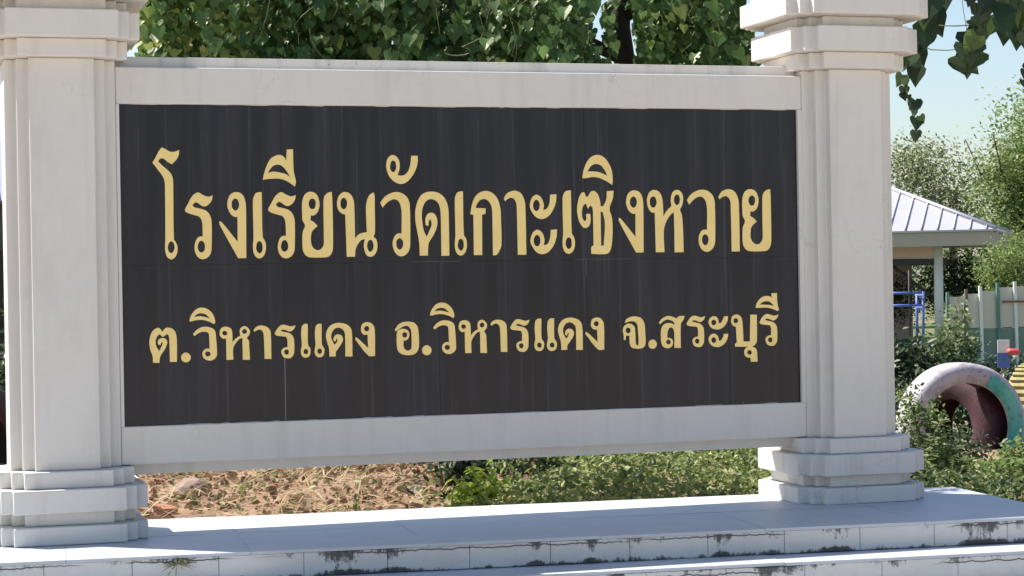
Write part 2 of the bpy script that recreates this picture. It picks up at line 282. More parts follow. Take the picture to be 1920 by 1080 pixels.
# ------------------------------------------------------------------ materials
def paint_mat(name, col, grime=.62):
    m = NT(name); p = m.pos()
    big = m.noise(p, 1.7, 4); fine = m.noise(p, 22, 5)
    c = m.mix(big, tuple(x*.93 for x in col), col)
    c = m.mix(m.math('MULTIPLY', m.ramp(fine, [(.45,0),(.75,1)]), .10), c, tuple(x*.75 for x in col))
    st = m.noise(m.mapped(p, (14,14,1.1)), 1.0, 5, .6)                 # rain streaks
    c = m.mix(m.math('MULTIPLY', m.ramp(st, [(.52,0),(.72,1)]), .16*grime*2), c, (.34,.32,.29))
    sp = m.noise(p, 9, 6, .7)                                          # small mildew specks
    c = m.mix(m.math('MULTIPLY', m.ramp(sp, [(.70,0),(.76,1)]), .55*grime), c, (.09,.085,.08))
    cr = m.n('ShaderNodeTexVoronoi', feature='DISTANCE_TO_EDGE'); cr.inputs['Scale'].default_value = 1.6        # hairline cracks
    wv = m.n('ShaderNodeVectorMath', operation='ADD'); m.l(p, wv.inputs[0]); nv = m.n('ShaderNodeTexNoise'); nv.inputs['Scale'].default_value = 5; nv.inputs['Detail'].default_value = 6
    m.l(p, nv.inputs['Vector']); m.l(nv.outputs['Color'], wv.inputs[1]); m.l(wv.outputs[0], cr.inputs['Vector'])
    on = m.math('MULTIPLY', m.ramp(cr.outputs['Distance'], [(.0015,1),(.004,0)]), m.ramp(m.noise(p, 1.1, 2), [(.56,0),(.62,1)]))
    c = m.mix(m.math('MULTIPLY', on, .55), c, (.16,.15,.14))
    bl = m.noise(m.mapped(p, (5,5,2.2)), 1.0, 6, .65)                   # soft dirty blotches
    c = m.mix(m.math('MULTIPLY', m.ramp(bl, [(.54,0),(.78,1)]), .28*grime), c, (.27,.25,.22))
    m.color(c); m.set(Roughness=.62); m.b.inputs['Specular IOR Level'].default_value = .3
    m.bump(m.math('ADD', m.noise(p, 60, 4), m.math('MULTIPLY', m.noise(p, 7, 3), 2.0)), .22, .004)
    return m.m
M_PAINT = paint_mat('white_wall_paint', (.68,.645,.605))
M_BASE = paint_mat('mildewed_white_paint', (.66,.64,.61), 1.4)
M_CAP = paint_mat('weathered_white_paint', (.64,.62,.59), 1.6)

def granite_mat():
    m = NT('black_granite'); p = m.pos()
    st = m.noise(m.mapped(p, (11,11,.55)), 1.0, 5, .6)
    st2 = m.noise(m.mapped(p, (48,48,.9)), 1.0, 3, .55)
    big = m.noise(m.mapped(p, (1.6,1.6,1.1)), 1.0, 4)
    base = m.mix(big, (.012,.0112,.0145), (.021,.0195,.027))
    dust = m.math('MULTIPLY', m.ramp(st, [(.44,0),(.72,1)]), m.ramp(big, [(.3,.3),(.7,1)]))
    base = m.mix(m.math('MULTIPLY', dust, .22), base, (.13,.12,.15))
    base = m.mix(m.math('MULTIPLY', m.ramp(st2, [(.58,0),(.74,1)]), .17), base, (.20,.19,.21))
    sp = m.noise(p, 38, 2); base = m.mix(m.math('MULTIPLY', m.ramp(sp, [(.79,0),(.82,1)]), .5), base, (.35,.35,.36))
    m.color(base)
    m.l(m.ramp(dust, [(0,.16),(1,.42)]), m.b.inputs['Roughness']); m.b.inputs['Specular IOR Level'].default_value = .27
    return m.m
M_GRANITE = granite_mat()
gm = NT('gold_paint'); p_ = gm.pos()
gm.color(gm.mix(gm.noise(p_, 14, 4), (.80,.59,.22), (.92,.71,.315))); gm.set(Roughness=.5, Metallic=.55)
gm.bump(gm.noise(p_, 120, 3), .15, .002); M_GOLD = gm.m
M_FILL = simple('dusty_joint', (.13,.13,.14), .9, .5, 30)
M_GROUT = simple('grout', (.40,.40,.41), .9, .2, 30)

def tile_mat(name, col, edge_z):
    """glazed pale tile with black mildew creeping along its upper and lower edges and a few cracks"""
    m = NT(name); p = m.pos()
    big = m.noise(p, 2.4, 4); c = m.mix(big, tuple(x*.9 for x in col), col)
    c = m.mix(m.math('MULTIPLY', m.ramp(m.noise(p, 30, 5), [(.5,0),(.8,1)]), .18), c, (.30,.30,.28))
    c = m.mix(m.math('MULTIPLY', m.ramp(m.noise(p, 4.5, 6, .7), [(.5,0),(.72,1)]), .35), c, tuple(x*.62 for x in col))
    c = m.mix(m.ramp(m.noise(p, 17, 5, .75), [(.71,0),(.75,.8)]), c, (.10,.10,.10))
    sep = m.n('ShaderNodeSeparateXYZ'); m.l(p, sep.inputs[0]); z = sep.outputs['Z']
    patch = m.noise(m.mapped(p, (6.5,6.5,2.0)), 1.0, 3, .6)
    rag = m.noise(p, 75, 6, .75); drip = m.noise(m.mapped(p, (70,70,12)), 1.0, 4, .6)
    for ez, reach, thr in edge_z:
        d = m.math('ABSOLUTE', m.math('SUBTRACT', z, ez))
        near = m.math('SUBTRACT', 1.0, m.math('DIVIDE', d, reach))
        k = m.math('ADD', near, m.math('MULTIPLY', m.math('SUBTRACT', rag, .5), 2.2))
        k = m.math('ADD', k, m.math('MULTIPLY', m.math('SUBTRACT', drip, .5), 1.6))
        k = m.math('ADD', k, m.math('MULTIPLY', m.math('SUBTRACT', patch, thr), 5.5))
        c = m.mix(m.math('MULTIPLY', m.ramp(k, [(.50,0),(.72,.55),(1.0,1)]), m.ramp(near, [(0,0),(.15,.93)])), c, (.030,.033,.034))
    if len(edge_z) > 1:                                   # a wandering hairline crack under the nosing
        for zc, amp, off in ((Z0-.022,.016,0.0), (Z1-.03,.02,7.0)):
            wob = m.math('MULTIPLY', m.math('SUBTRACT', m.noise(m.mapped(p, (9,9,.01)), 1.0+off*.01, 6, .7), .5), amp*2)
            dz = m.math('ABSOLUTE', m.math('SUBTRACT', z, m.math('ADD', wob, zc)))
            on = m.ramp(m.noise(m.mapped(p, (1.3,1.3,.01)), 1.0, 2), [(.47,0),(.52,1)])
            c = m.mix(m.math('MULTIPLY', m.ramp(m.math('DIVIDE', dz, .004), [(.35,1),(.8,0)]), on), c, (.05,.05,.05))
    m.color(c); m.set(Roughness=.5); m.bump(m.noise(p, 50, 4), .12, .003)
    return m.m
Z0, Z1, Z2 = 0.493, 0.395, 0.30
M_TREAD = tile_mat('tread_tile', (.49,.52,.575), [(-5,.01,.5)])
M_RISER = tile_mat('riser_tile', (.60,.60,.585), [(Z0-.012,.06,.60),(Z1+.002,.02,.47),(Z1-.012,.06,.60)])
M_MORTAR = simple('mortar', (.10,.10,.095), .95, .4, 40)

# ------------------------------------------------------------------ ground
def ground():
    xs = np.concatenate([np.linspace(-400,-8,14), np.linspace(-7,12,77), np.linspace(13,400,16)])
    ys = np.concatenate([np.linspace(-300,-6,12), np.linspace(-5,12,86), np.linspace(13,600,20)])
    v = [(x,y,ground_z(x,y) + (0.02*math.sin(x*3.1+y*1.7)*math.sin(y*2.3) if 1.3<y<12 else 0)) for y in ys for x in xs]
    n = len(xs); f = [(j*n+i,j*n+i+1,(j+1)*n+i+1,(j+1)*n+i) for j in range(len(ys)-1) for i in range(n-1)]
    me = mesh('ground', v, f); me.polygons.foreach_set('use_smooth', [True]*len(me.polygons))
    m = NT('soil_and_concrete'); p = m.pos()
    sep = m.n('ShaderNodeSeparateXYZ'); m.l(p, sep.inputs[0])
    soil = m.ramp(m.noise(p, 3.2, 8, .65), [(.3,(.13,.075,.05)),(.5,(.27,.165,.11)),(.72,(.37,.26,.18))])
    conc = m.ramp(m.noise(p, 1.2, 6), [(.3,(.44,.395,.335)),(.7,(.54,.49,.42))])
    grass = m.ramp(m.noise(p, 5, 6), [(.3,(.05,.09,.025)),(.7,(.12,.17,.05))])
    fy = m.ramp(m.math('DIVIDE', m.math('ADD', sep.outputs['Y'], 1.0), 1.0), [(.0,0),(.05,1)])
    c = m.mix(fy, conc, soil)
    gx = m.math('MULTIPLY', m.ramp(m.noise(p, .5, 4), [(.36,0),(.52,1)]), m.ramp(m.math('DIVIDE', sep.outputs['Y'], 14.0), [(.4,0),(.6,1)]))
    m.color(m.mix(gx, c, grass)); m.set(Roughness=.95)
    m.bump(m.noise(p, 26, 7, .7), .7, .03)
    o = link('ground', me, m.m); tag(o, kind='structure'); return o
ground()

# ------------------------------------------------------------------ stepped plinth
PR = -rad(4.4)
plinth = tag(empty('stepped_plinth', (1.075,-0.69,0.0), PR), 'pale tiled plinth with low stained steps carrying the sign and both pillars', 'plinth')
UL, UR, DEPTH = -2.6, 2.42, 1.13
def plinth_level(z_top, z_low, front, tile_w, depth_to, first):
    """front: local v of the riser; tread tiles run from the riser back to depth_to"""
    th = .011
    core = link('core', box_me('core', UL+.02, UR-.02, front+.02, depth_to-.02, z_low-.03, z_top-th-.001), M_MORTAR, plinth)
    # treads: rows of square tiles with open joints
    rows = max(1, round((depth_to-front)/.58)); dv = (depth_to-front)/rows
    n = int(round((UR-UL)/.60)); du = (UR-UL)/n
    base = None
    for r in range(rows):
        for i in range(n):
            me = box_me('tread_tile', 0, du-.0014, 0, dv-.0014, -th, 0) if base is None else base
            base = me
            o = link('tread_tile', me, M_TREAD, plinth, (UL+i*du+.0007, front+r*dv+.0007 - (.004 if r==0 else 0), z_top+random.uniform(-.0012,.0004)), (random.uniform(-.002,.002),random.uniform(-.0015,.0015),0))
    m2 = int(round((UR-UL)/tile_w)); tw = (UR-UL)/m2; hz = z_top-th-.0015-z_low-.002
    rb = box_me('riser_tile', 0, tw-.0016, 0, .012, 0, hz)
    for i in range(m2):
        link('riser_tile', rb, M_RISER, plinth, (UL+i*tw+.0008, front+.001+random.uniform(-.001,.001), z_low+.002), (0,0,random.uniform(-.003,.003)), bevel=.0015, seg=1)
    # the right-hand end of the level
    k = max(1, round((depth_to-front)/tile_w)); kv = (depth_to-front)/k
    eb = box_me('end_tile', 0, .012, 0, kv-.003, 0, hz)
    for i in range(k):
        link('riser_tile', eb, M_RISER, plinth, (UR-.014, front+i*kv+.0015, z_low+.003))
plinth_level(Z0, Z1, 0.0, .30, DEPTH, True)
plinth_level(Z1, Z2, -.205, .30, .02, False)
link('lower_core', box_me('lower_core', UL-.02, UR+.0, -.42, .02, -.02, Z2-.034), M_MORTAR, plinth)
lt = box_me('tread_tile', 0, .398, 0, .21, -.011, 0)
for i in range(12): link('tread_tile', lt, M_TREAD, plinth, (UL+i*.4, -.425, Z2-.022))
rl = box_me('riser_tile', 0, .297, 0, .012, 0, .25)
for i in range(16): link('riser_tile', rl, M_RISER, plinth, (UL+i*.3, -.434, .012))

# ------------------------------------------------------------------ pillars
E_ = .042
def plan(c, e=E_):
    a, b, d = c, c+e, c+2*e
    q = [(a,d),(a,b),(b,b),(b,a),(d,a)]                    # first quadrant, going clockwise from top
    out = []
    out += [(x,-y) for x,y in q][::1]                      # right-front from front to right
    out = [(a,-d),(a,-b),(b,-b),(b,-a),(d,-a),(d,a),(b,a),(b,b),(a,b),(a,d),(-a,d),(-a,b),(-b,b),(-b,a),(-d,a),(-d,-a),(-b,-a),(-b,-b),(-a,-b),(-a,-d)]
    return out
YC = 0.10
TIERS = [('base_slab', .201, Z0, .560), ('base_neck', .159, .560, .607), ('base_slab', .201, .607, .693), ('base_slab', .159, .693, .755),
         ('shaft', .117, .755, 2.259), ('capital_slab', .159, 2.259, 2.326), ('capital_slab', .201, 2.326, 2.428), ('capital_neck', .159, 2.428, 2.470),
         ('capital_slab', .235, 2.470, 2.565), ('capital_slab', .201, 2.565, 2.63)]
def pillar(xc, label):
    t = tag(empty('sign_pillar', (xc,YC,0)), label, 'pillar', 'pillars of the sign')
    for n, c, z0, z1 in TIERS:
        link(n, prism_me(n, plan(c), z0+.0004, z1-.0004), M_BASE if n.startswith('base') else M_PAINT, t, bevel=.0045, seg=2)
    link('finial', prism_me('finial', plan(.16), 2.63, 2.78, .25), M_PAINT, t, bevel=.004)
    return t
pillar(-.214, 'white stepped-corner pillar beside the large gold initial letter of the sign')
pillar(2.966, 'white stepped-corner pillar beside the hanging vine and painted tyres')

# ------------------------------------------------------------------ the sign
sign = tag(empty('school_name_sign', (1.3725,0.1,.71)), 'black granite school sign in a white frame with gold Thai lettering', 'sign')
INV = Matrix.Translation((-1.3725,-0.1,-.71))
def spart(name, me, mat, **kw):
    me.transform(INV); return link(name, me, mat, sign, **kw)
PX1 = 2.745
spart('top_beam', box_me('top_beam', -.012, PX1+.02, -.015, .185, 2.1, 2.238), M_PAINT, bevel=.006, seg=3)
spart('bottom_beam', box_me('bottom_beam', -.012, PX1+.02, -.015, .185, .758, .9), M_PAINT, bevel=.005, seg=3)
spart('side_frame', box_me('side_frame', -.012, 0.0, -.0153, .185, .9, 2.1), M_PAINT)
spart('side_frame', box_me('side_frame', PX1, PX1+.02, -.0153, .185, .9, 2.1), M_PAINT)
spart('top_ledge', box_me('top_ledge', -.012, PX1+.02, .045, .17, 2.236, 2.282), M_CAP, bevel=.004)
spart('bottom_ledge', box_me('bottom_ledge', -.012, PX1+.02, .045, .17, .716, .760), M_PAINT, bevel=.003)
spart('backing', box_me('backing', 0, PX1, .0165, .15, .9, 2.1), M_GROUT)
JX = [0.0, .608, 1.217, 1.825, 2.433, PX1]; JZ = [.9, 1.498, 2.1]
for j in range(2):
    for i in range(5):
        g = .0004
        o = spart('granite_tile', box_me('granite_tile', JX[i]+g, JX[i+1]-g, 0.0+.0006*((i+j)%2), .016, JZ[j]+g, JZ[j+1]-g), M_GRANITE)
for x0_, x1_, z0_, z1_ in ((.6073,.6087,.901,1.16), (1.10,1.31,1.4974,1.4987), (1.78,2.02,1.4974,1.4987), (1.8243,1.8257,1.43,1.497)):
    spart('joint', box_me('joint', x0_, x1_, -.0004, .004, z0_, z1_), M_GROUT if z0_ < 1 else M_FILL)
# dribbles of paint where the frame meets the stone
bm = bmesh.new()
for k in range(46):
    x = random.uniform(.02, PX1-.05); wd = random.uniform(.02,.13); top = random.random() < .6
    z = 2.1 if top else .9; h = random.uniform(.0006,.0024)
    v = [bm.verts.new((x, -.0025, z)), bm.verts.new((x+wd, -.0025, z)), bm.verts.new((x+wd*.8, -.0022, z+(-h if top else h))), bm.verts.new((x+wd*.25, -.0022, z+(-h*.8 if top else h*.8)))]
    bm.faces.new(v)
me = bpy.data.meshes.new('paint_edge'); bm.to_mesh(me); bm.free(); o = spart('paint_edge', me, M_PAINT); o['kind'] = 'stuff'

def smooth_loop(pts, sub=4):
    P = [Vector((float(x),float(y),0)) for x,y in pts]; n = len(P); out = []
    corner = []
    for i in range(n):
        a = (P[i]-P[i-1]); b = (P[(i+1)%n]-P[i])
        corner.append(a.length < 1e-6 or b.length < 1e-6 or a.angle(b) > rad(52))
    for i in range(n):
        p0, p1, p2, p3 = P[i-1], P[i], P[(i+1)%n], P[(i+2)%n]
        L = (p2-p1).length
        t1 = (p2-p1) if corner[i] else (p2-p0).normalized()*L
        t2 = (p2-p1) if corner[(i+1)%n] else (p3-p1).normalized()*L
        for k in range(sub):
            t = k/sub; h1 = 2*t**3-3*t**2+1; h2 = t**3-2*t**2+t; h3 = -2*t**3+3*t**2; h4 = t**3-t**2
            out.append(p1*h1 + t1*h2 + p2*h3 + t2*h4)
    return out
def glyph_mesh(loops):
    cu = bpy.data.curves.new('glyph', 'CURVE'); cu.dimensions = '2D'; cu.fill_mode = 'BOTH'; cu.extrude = .0018
    for lp in loops:
        q = smooth_loop(lp); s = cu.splines.new('POLY'); s.points.add(len(q)-1); s.use_cyclic_u = True
        for i,pt in enumerate(q): s.points[i].co = (pt.x/1000, pt.y/1000, 0, 1)
    ob = bpy.data.objects.new('glyph_tmp', cu)
    me = bpy.data.meshes.new_from_object(ob); me.name = 'letter'
    bpy.data.objects.remove(ob); bpy.data.curves.remove(cu)
    return me
GM = {k: (glyph_mesh(v), max(x for lp in v for x,_ in lp), max(z for lp in v for _,z in lp)) for k,v in GLYPHS.items()}
for n, lx, fz, wd, ht in TEXT:
    me, gw, gh = GM[n]
    o = link('letter', me, M_GOLD, sign, (lx/1000-1.3725, -.0021-.1, fz/1000-.71), (math.pi/2,0,0))
    o.scale = (wd/gw, ht/gh, 1.0)

# ------------------------------------------------------------------ weeds on the plinth
M_WEED = leaf_mat('weed_blade', (.05,.07,.03), (.13,.15,.07), translucent=.3)
def blade_tuft(name, loc, n, h, label, cat, mat):
    pos = np.array([[random.uniform(-.02,.02), random.uniform(-.015,.01), 0] for _ in range(n)])
    d = np.array([[random.uniform(-1,1), random.uniform(-.9,.15), random.uniform(.35,1.4)] for _ in range(n)]); d /= np.linalg.norm(d,axis=1,keepdims=True)
    tv = np.array([(-.022,0,0),(.022,0,0),(.026,-.45,.03),(-.026,-.45,.03),(.018,-.8,-.05),(-.018,-.8,-.05),(0,-1.05,-.2)],float)
    tf = [(0,1,2),(0,2,3),(3,2,4),(3,4,5),(5,4,6)]
    N = np.array([[random.uniform(-.4,.4), -.6, .8] for _ in range(n)])
    me = scatter(name, tv, tf, pos, frames(N, d), np.array([random.uniform(.6,1)*h for _ in range(n)]), np.array([random.random() for _ in range(n)]))
    o = link(name, me, mat, None, loc); tag(o, label, cat); return o
blade_tuft('grass_tuft', (.12,-.634,.462), 52, .072, 'small grass tuft sprouting from a crack in the plinth edge', 'weed', M_WEED)

# ------------------------------------------------------------------ vine-covered tree behind the sign
M_IVY = leaf_mat('vine_leaf', (.045,.105,.026), (.16,.28,.065), (.44,.50,.12), translucent=.48, rough=.42)
M_IVY1 = leaf_mat('vine_leaf_single', (.05,.12,.03), (.16,.29,.075), (.44,.50,.13), translucent=.48, rough=.40, obj_random=True)
M_BARK = simple('dark_bark', (.045,.036,.03), .95, .35, 18, .6)
M_STEM = simple('green_stem', (.13,.15,.06), .7, .3, 20, .1)
ivy = tag(empty('vine_covered_tree', (2.76,1.98,ground_z(2.76,1.98))), 'dark tree smothered in heart-leaved vine behind the top of the sign', 'tree')
IB = ivy.location.copy()
tp = [(1.02,-.22,-.05),(.95,-.2,.7),(.55,-.1,1.35),(.02,.02,1.85),(-.06,.0,2.35),(-.03,.02,2.72)]
link('trunk', tube_me('trunk', tp, [.10,.085,.07,.06,.055,.04], 10), M_BARK, ivy)
for pts, r0 in (([(-.03,.03,1.8),(-.5,.1,2.1),(-1.2,.25,2.25),(-2.0,.35,2.3),(-2.5,.5,2.5)], .04), ([(-.06,0,2.2),(-.5,-.0,2.4),(-1.2,.1,2.48),(-2.1,.35,2.5)], .035), ([(-.04,0,2.4),(.3,-.5,2.62),(.75,-1.2,2.62),(1.4,-1.85,2.6)], .03), ([(-.03,.02,1.75),(.3,-.2,2.0),(.45,-.3,2.4),(.4,-.2,2.8)], .03)):
    link('branch', tube_me('branch', pts, [r0*(1-.15*i) for i in range(len(pts))], 8), M_BARK, ivy)
# the drape: a curtain of hanging strands, bumpy towards the front
ax = Vector((.957,-.289,0)); bx = Vector((-.289,-.957,0))      # along the curtain, towards the street
def drape(n, u0, u1, z0, z1, off, thick, tilt):
    u = rng.uniform(u0,u1,n); z = rng.uniform(z0,z1,n)
    bump = .16*np.sin(u*3.3+1.0)+.10*np.sin(u*8.1+z*4)+.07*np.sin(u*17+z*2)
    d = off + bump + rng.normal(size=n)*thick
    P = np.stack([.29+.957*u+(-.289)*d, 2.10-.289*u+(-.957)*d, z],1)
    N = np.stack([-.29+rng.normal(size=n)*tilt, -.95+rng.normal(size=n)*tilt*.6, .55+rng.normal(size=n)*tilt],1)
    T = np.stack([rng.normal(size=n)*.30, rng.normal(size=n)*.2-.1, -np.ones(n)],1)
    return u, P, frames(N, T)
def keep(u, P):
    # openings: beside the trunk, and scattered sky chinks near the left end
    z = P[:,2]
    top = 3.14+.20*np.sin(2.1*u+.6)+.09*np.sin(6.3*u)+.05*np.sin(15*u)
    k = (z < top) & (z > 2.04+.10*np.sin(5*u)*np.sin(11*u)) & (u > -.02+.07*np.sin(z*8)+.25*np.clip(z-2.85,0,1)) & (u < 2.95+.05*np.sin(z*11)-.5*np.clip(z-2.8,0,1))
    k &= ~((np.abs(u-2.24-.03*np.sin(z*9)) < .035) & (z > 2.42))
    k &= ~((np.abs(u-2.34) < .065) & (z > 2.38))
    k &= ~((u < .12) & (z < 2.47)) | (rng.random(len(u)) < .10)
    k &= ~((u > 2.86) & (z < 2.36)) | (rng.random(len(u)) < .25)
    return k
LAY = []
for n, off, th in ((7500,-.42,.16), (7500,-.20,.10), (7500,-.05,.08), (7000,.08,.06)):
    u, P, R = drape(n, -.06, 2.98, 1.96, 3.3, off, th, .42)
    k = keep(u,P); u,P,R = u[k],P[k],R[k]
    tint = np.clip(rng.beta(1.6,2.6,len(u))*.8 + np.where(u < .62, .62*rng.random(len(u))**.9, 0) + np.where(rng.random(len(u))<.03,.4,0), 0, 1)  # brighter tint near the left end stands in for backlit leaves
    LAY.append((P, R, rng.uniform(.024,.062,len(u)), tint))
nb = 900; tb = rng.random(nb)                       # leaves clothing the branch that reaches towards the street
Pb = np.stack([2.72+1.48*tb, 1.98-1.87*tb, 2.76+.24*np.sin(np.clip(tb*2.2,0,1)*1.57)],1) + rng.normal(size=(nb,3))*np.array([.09,.09,.05]); Pb[:,2] = np.maximum(Pb[:,2], 2.78)
LAY.append((Pb, frames(rand_dirs(nb)*.8+np.array([-.2,-.4,.8]), rand_dirs(nb)*.5+np.array([0,0,-1.])), rng.uniform(.035,.075,nb), rng.beta(1.6,2.6,nb)*.8))
P = np.concatenate([a[0] for a in LAY]); R = np.concatenate([a[1] for a in LAY]); Sz = np.concatenate([a[2] for a in LAY]); Ti = np.concatenate([a[3] for a in LAY])
fo = link('foliage', scatter('foliage', HEART_V, HEART_F, P-np.array(IB), R, Sz, Ti), M_IVY, ivy, smooth=False); fo['kind'] = 'stuff'
heart = mesh('leaf', HEART_V, HEART_F); heart.materials.append(M_IVY1)
u, P, R = drape(420, .0, 2.92, 2.22, 2.80, .21, .05, .34); k = keep(u,P); u,P,R = u[k][:295],P[k][:295],R[k][:295]
for i in range(len(u)):
    o = link('leaf', heart, None, ivy); o.matrix_local = to_mat(R[i], P[i]-np.array(IB), random.uniform(.038,.075))
# runners and tendrils hanging in front of the leaves
def runner(pts, r=.0028):
    link('runner', tube_me('runner', [Vector(p)-IB for p in pts], r, 5), M_STEM, ivy)
def on_drape(u, z, d): return (.29+.957*u-.289*d, 2.10-.289*u-.957*d, z)
runner([on_drape(.62+.1*t, 2.52+.16*t*t*2, .36) for t in (0,.3,.6,.9,1.1)])
runner([on_drape(1.55+.03*math.cos(a)*2, 2.47+.02*math.sin(a), .36) for a in np.linspace(2.5,7.5,12)] + [on_drape(1.66,2.53,.36), on_drape(1.70,2.66,.36), on_drape(1.71,2.85,.34)])
for i in range(26):
    uu_ = random.uniform(.1,2.8); zz = random.uniform(2.3,2.7); s_ = random.uniform(.08,.3)
    if abs(uu_-2.3) < .2: continue
    runner([on_drape(uu_+random.uniform(-.02,.02)*k_, zz+s_*k_/4, .30+.03*math.sin(uu_*3.3+1)) for k_ in range(5)], .0018)

# ------------------------------------------------------------------ hanging vine by the right pillar
M_VINE1 = leaf_mat('hanging_vine_leaf', (.014,.034,.016), (.035,.075,.022), (.09,.16,.03), translucent=.30, rough=.4, obj_random=True)
vine = tag(empty('hanging_vine', (3.49,.39,2.62)), 'dark heart-leaved vine strands hanging against the sky beside a white pillar', 'vine')
k9 = 9.0/3843
def vloc(px, py, dep=0.0):
    return Vector((ax.x*(px-1710)*k9 + fw.x*dep, ax.y*(px-1710)*k9 + fw.y*dep, -(py)*k9 - .0167*(px-1710)*k9*-1))
vleaf = [  # across, down, length, lean (deg) in units of one thumb-nail on the strand
 (1742,0,62,-15),(1726,18,50,10),(1752,22,58,20),(1735,48,58,-8),(1722,62,48,15),(1744,60,40,-20),(1718,80,42,0),(1722,96,36,12),
 (1704,100,46,-25),(1708,118,38,5),(1713,130,42,-5),(1692,138,30,-30),(1693,146,24,20),(1697,160,24,0),(1694,172,20,15),(1698,178,13,0),
 (1716,186,34,-12),(1710,190,20,25),(1704,196,16,-30),(1709,208,14,0),(1712,222,32,-8),(1718,218,20,30),(1714,245,26,0),(1720,250,18,-30),(1707,254,16,25),
 (1812,60,52,30),(1826,72,50,-30),(1802,84,46,10),(1822,96,40,-15),(1838,84,34,-50),(1797,104,62,42),(1790,110,48,30),(1817,110,46,-5),(1834,104,44,-38),(1846,100,40,-55),
 (1838,12,52,10),(1850,36,56,-10),(1862,44,48,-25),(1876,40,50,5),(1892,50,46,-10),(1908,52,58,-8),(1900,20,70,12),(1880,8,64,-12),(1862,-4,60,10),(1918,10,60,-15),(1934,30,60,5),(1948,50,60,-10),(1918,70,40,0),(1846,2,46,-30),(1818,40,24,40),(1826,52,16,-20),(1842,62,30,-40),
 (1770,-20,60,10),(1780,-45,60,-10),(1800,-30,60,20),(1830,-30,60,-20),(1870,-36,66,0),(1910,-30,66,10),(1950,-10,66,0),(1740,-40,60,0),(1700,-30,60,15),
 (1919,140,30,-10),(1923,128,36,10),(1921,156,30,5)]
HV = mesh('leaf', HEART_V, HEART_F); HV.materials.append(M_VINE1)
for (px,py,ln,an) in vleaf:
    p0 = vloc(px, py, random.uniform(-.06,.06)); a = rad(an+random.uniform(-6,6))
    T = np.array([list(ax*math.sin(a) + Vector((0,0,-math.cos(a))))]); N = np.array([[bx.x+random.uniform(-.5,.5), bx.y, random.uniform(-.3,.6)]])
    o = link('leaf', HV, None, vine); o.matrix_local = to_mat(frames(N,T)[0], p0, ln*k9*.88)
def vstem(pts, r=.003): link('stem', tube_me('stem', [vloc(*q) for q in pts], r, 5), M_STEM, vine)
vstem([(1742,-60),(1738,0),(1726,50),(1718,95),(1706,130),(1697,165),(1700,185),(1706,205),(1713,235),(1716,262)], .0026)
vstem([(1725,85),(1745,94),(1775,96),(1805,94),(1822,96)], .0022)
vstem([(1745,48),(1790,51),(1830,50),(1850,40),(1880,0),(1900,-60)], .0026)
vstem([(1822,30),(1818,10),(1815,-50)], .002); vstem([(1822,96),(1812,60),(1806,20),(1800,-50)], .0015)
vstem([(1700,-60),(1760,-70),(1840,-72),(1960,-60)], .008)
vstem([(1924,-60),(1925,60),(1922,170)], .002)

# ------------------------------------------------------------------ foliage builders
def crown_leaves(n, blobs, size, tmpl=(DIAM_V,DIAM_F), droop=.4, shell=.75, lo=0.0, hi=1.0, spread=2.2):
    """leaves grouped in twig clumps through several ellipsoid blobs"""
    Ps = []; 
    wts = np.array([b[3]*b[4]*b[5] for b in blobs])**.67; wts /= wts.sum()
    per = 14; nc = max(1, n//per)
    which = rng.choice(len(blobs), nc, p=wts)
    d = rand_dirs(nc); r = rng.uniform(0,1,nc)**(1-shell*.8)
    B = np.array(blobs)[which]
    cc = B[:,:3] + d*r[:,None]*B[:,3:6]
    csz = size*spread
    P = np.repeat(cc, per, 0) + rng.normal(size=(nc*per,3))*csz*np.array([1,1,.7])
    m_ = len(P); N = rand_dirs(m_)*.8 + np.array([0,-.2,.9]); T = rand_dirs(m_) + np.array([0,0,-droop])
    ct = np.repeat(rng.uniform(lo,hi,nc), per)
    tint = np.clip(ct*.7 + rng.uniform(0,.3,m_), 0, 1)
    return scatter('foliage', tmpl[0], tmpl[1], P, frames(N,T), size*rng.uniform(.6,1.25,m_), tint)
def tree(name, loc, trunk, limbs, blobs, n, size, mat, label, cat='tree', group=None, tmpl=(DIAM_V,DIAM_F), bark=None, lo=0, hi=1):
    t = tag(empty(name, loc), label, cat, group)
    bark = bark or M_BARK
    if trunk: link('trunk', tube_me('trunk', trunk[0], trunk[1], 9), bark, t)
    for pts, r in limbs: link('branch', tube_me('branch', pts, [r*(1-.7*i/(len(pts)-1)) for i in range(len(pts))], 6), bark, t)
    c = link('crown', crown_leaves(n, blobs, size, tmpl, lo=lo, hi=hi), mat, t); c['kind'] = 'stuff'
    return t
M_PALE = leaf_mat('pale_tree_leaf', (.13,.165,.075), (.30,.35,.16), (.50,.51,.32), translucent=.35, rough=.6)
M_BRIGHT = leaf_mat('bright_tree_leaf', (.09,.16,.04), (.23,.33,.09), (.40,.48,.17), translucent=.45, rough=.5)
M_MID = leaf_mat('shrub_leaf', (.03,.065,.02), (.10,.16,.045), (.20,.25,.08), translucent=.38, rough=.5)
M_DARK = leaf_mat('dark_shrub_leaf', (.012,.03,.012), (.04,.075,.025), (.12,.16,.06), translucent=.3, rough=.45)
M_BARK2 = simple('grey_bark', (.16,.14,.12), .95, .3, 10, .4)
def limb_set(h, spread, n, r):
    L = []
    for i in range(n):
        a = 2*math.pi*i/n + random.uniform(-.4,.4); q = spread*random.uniform(.6,1)
        L.append(([(0,0,h*.55+.1*i/n*h),(math.cos(a)*q*.35,math.sin(a)*q*.35,h*.78),(math.cos(a)*q*.75,math.sin(a)*q*.75,h*.95),(math.cos(a)*q,math.sin(a)*q,h*1.15)], r))
    return L
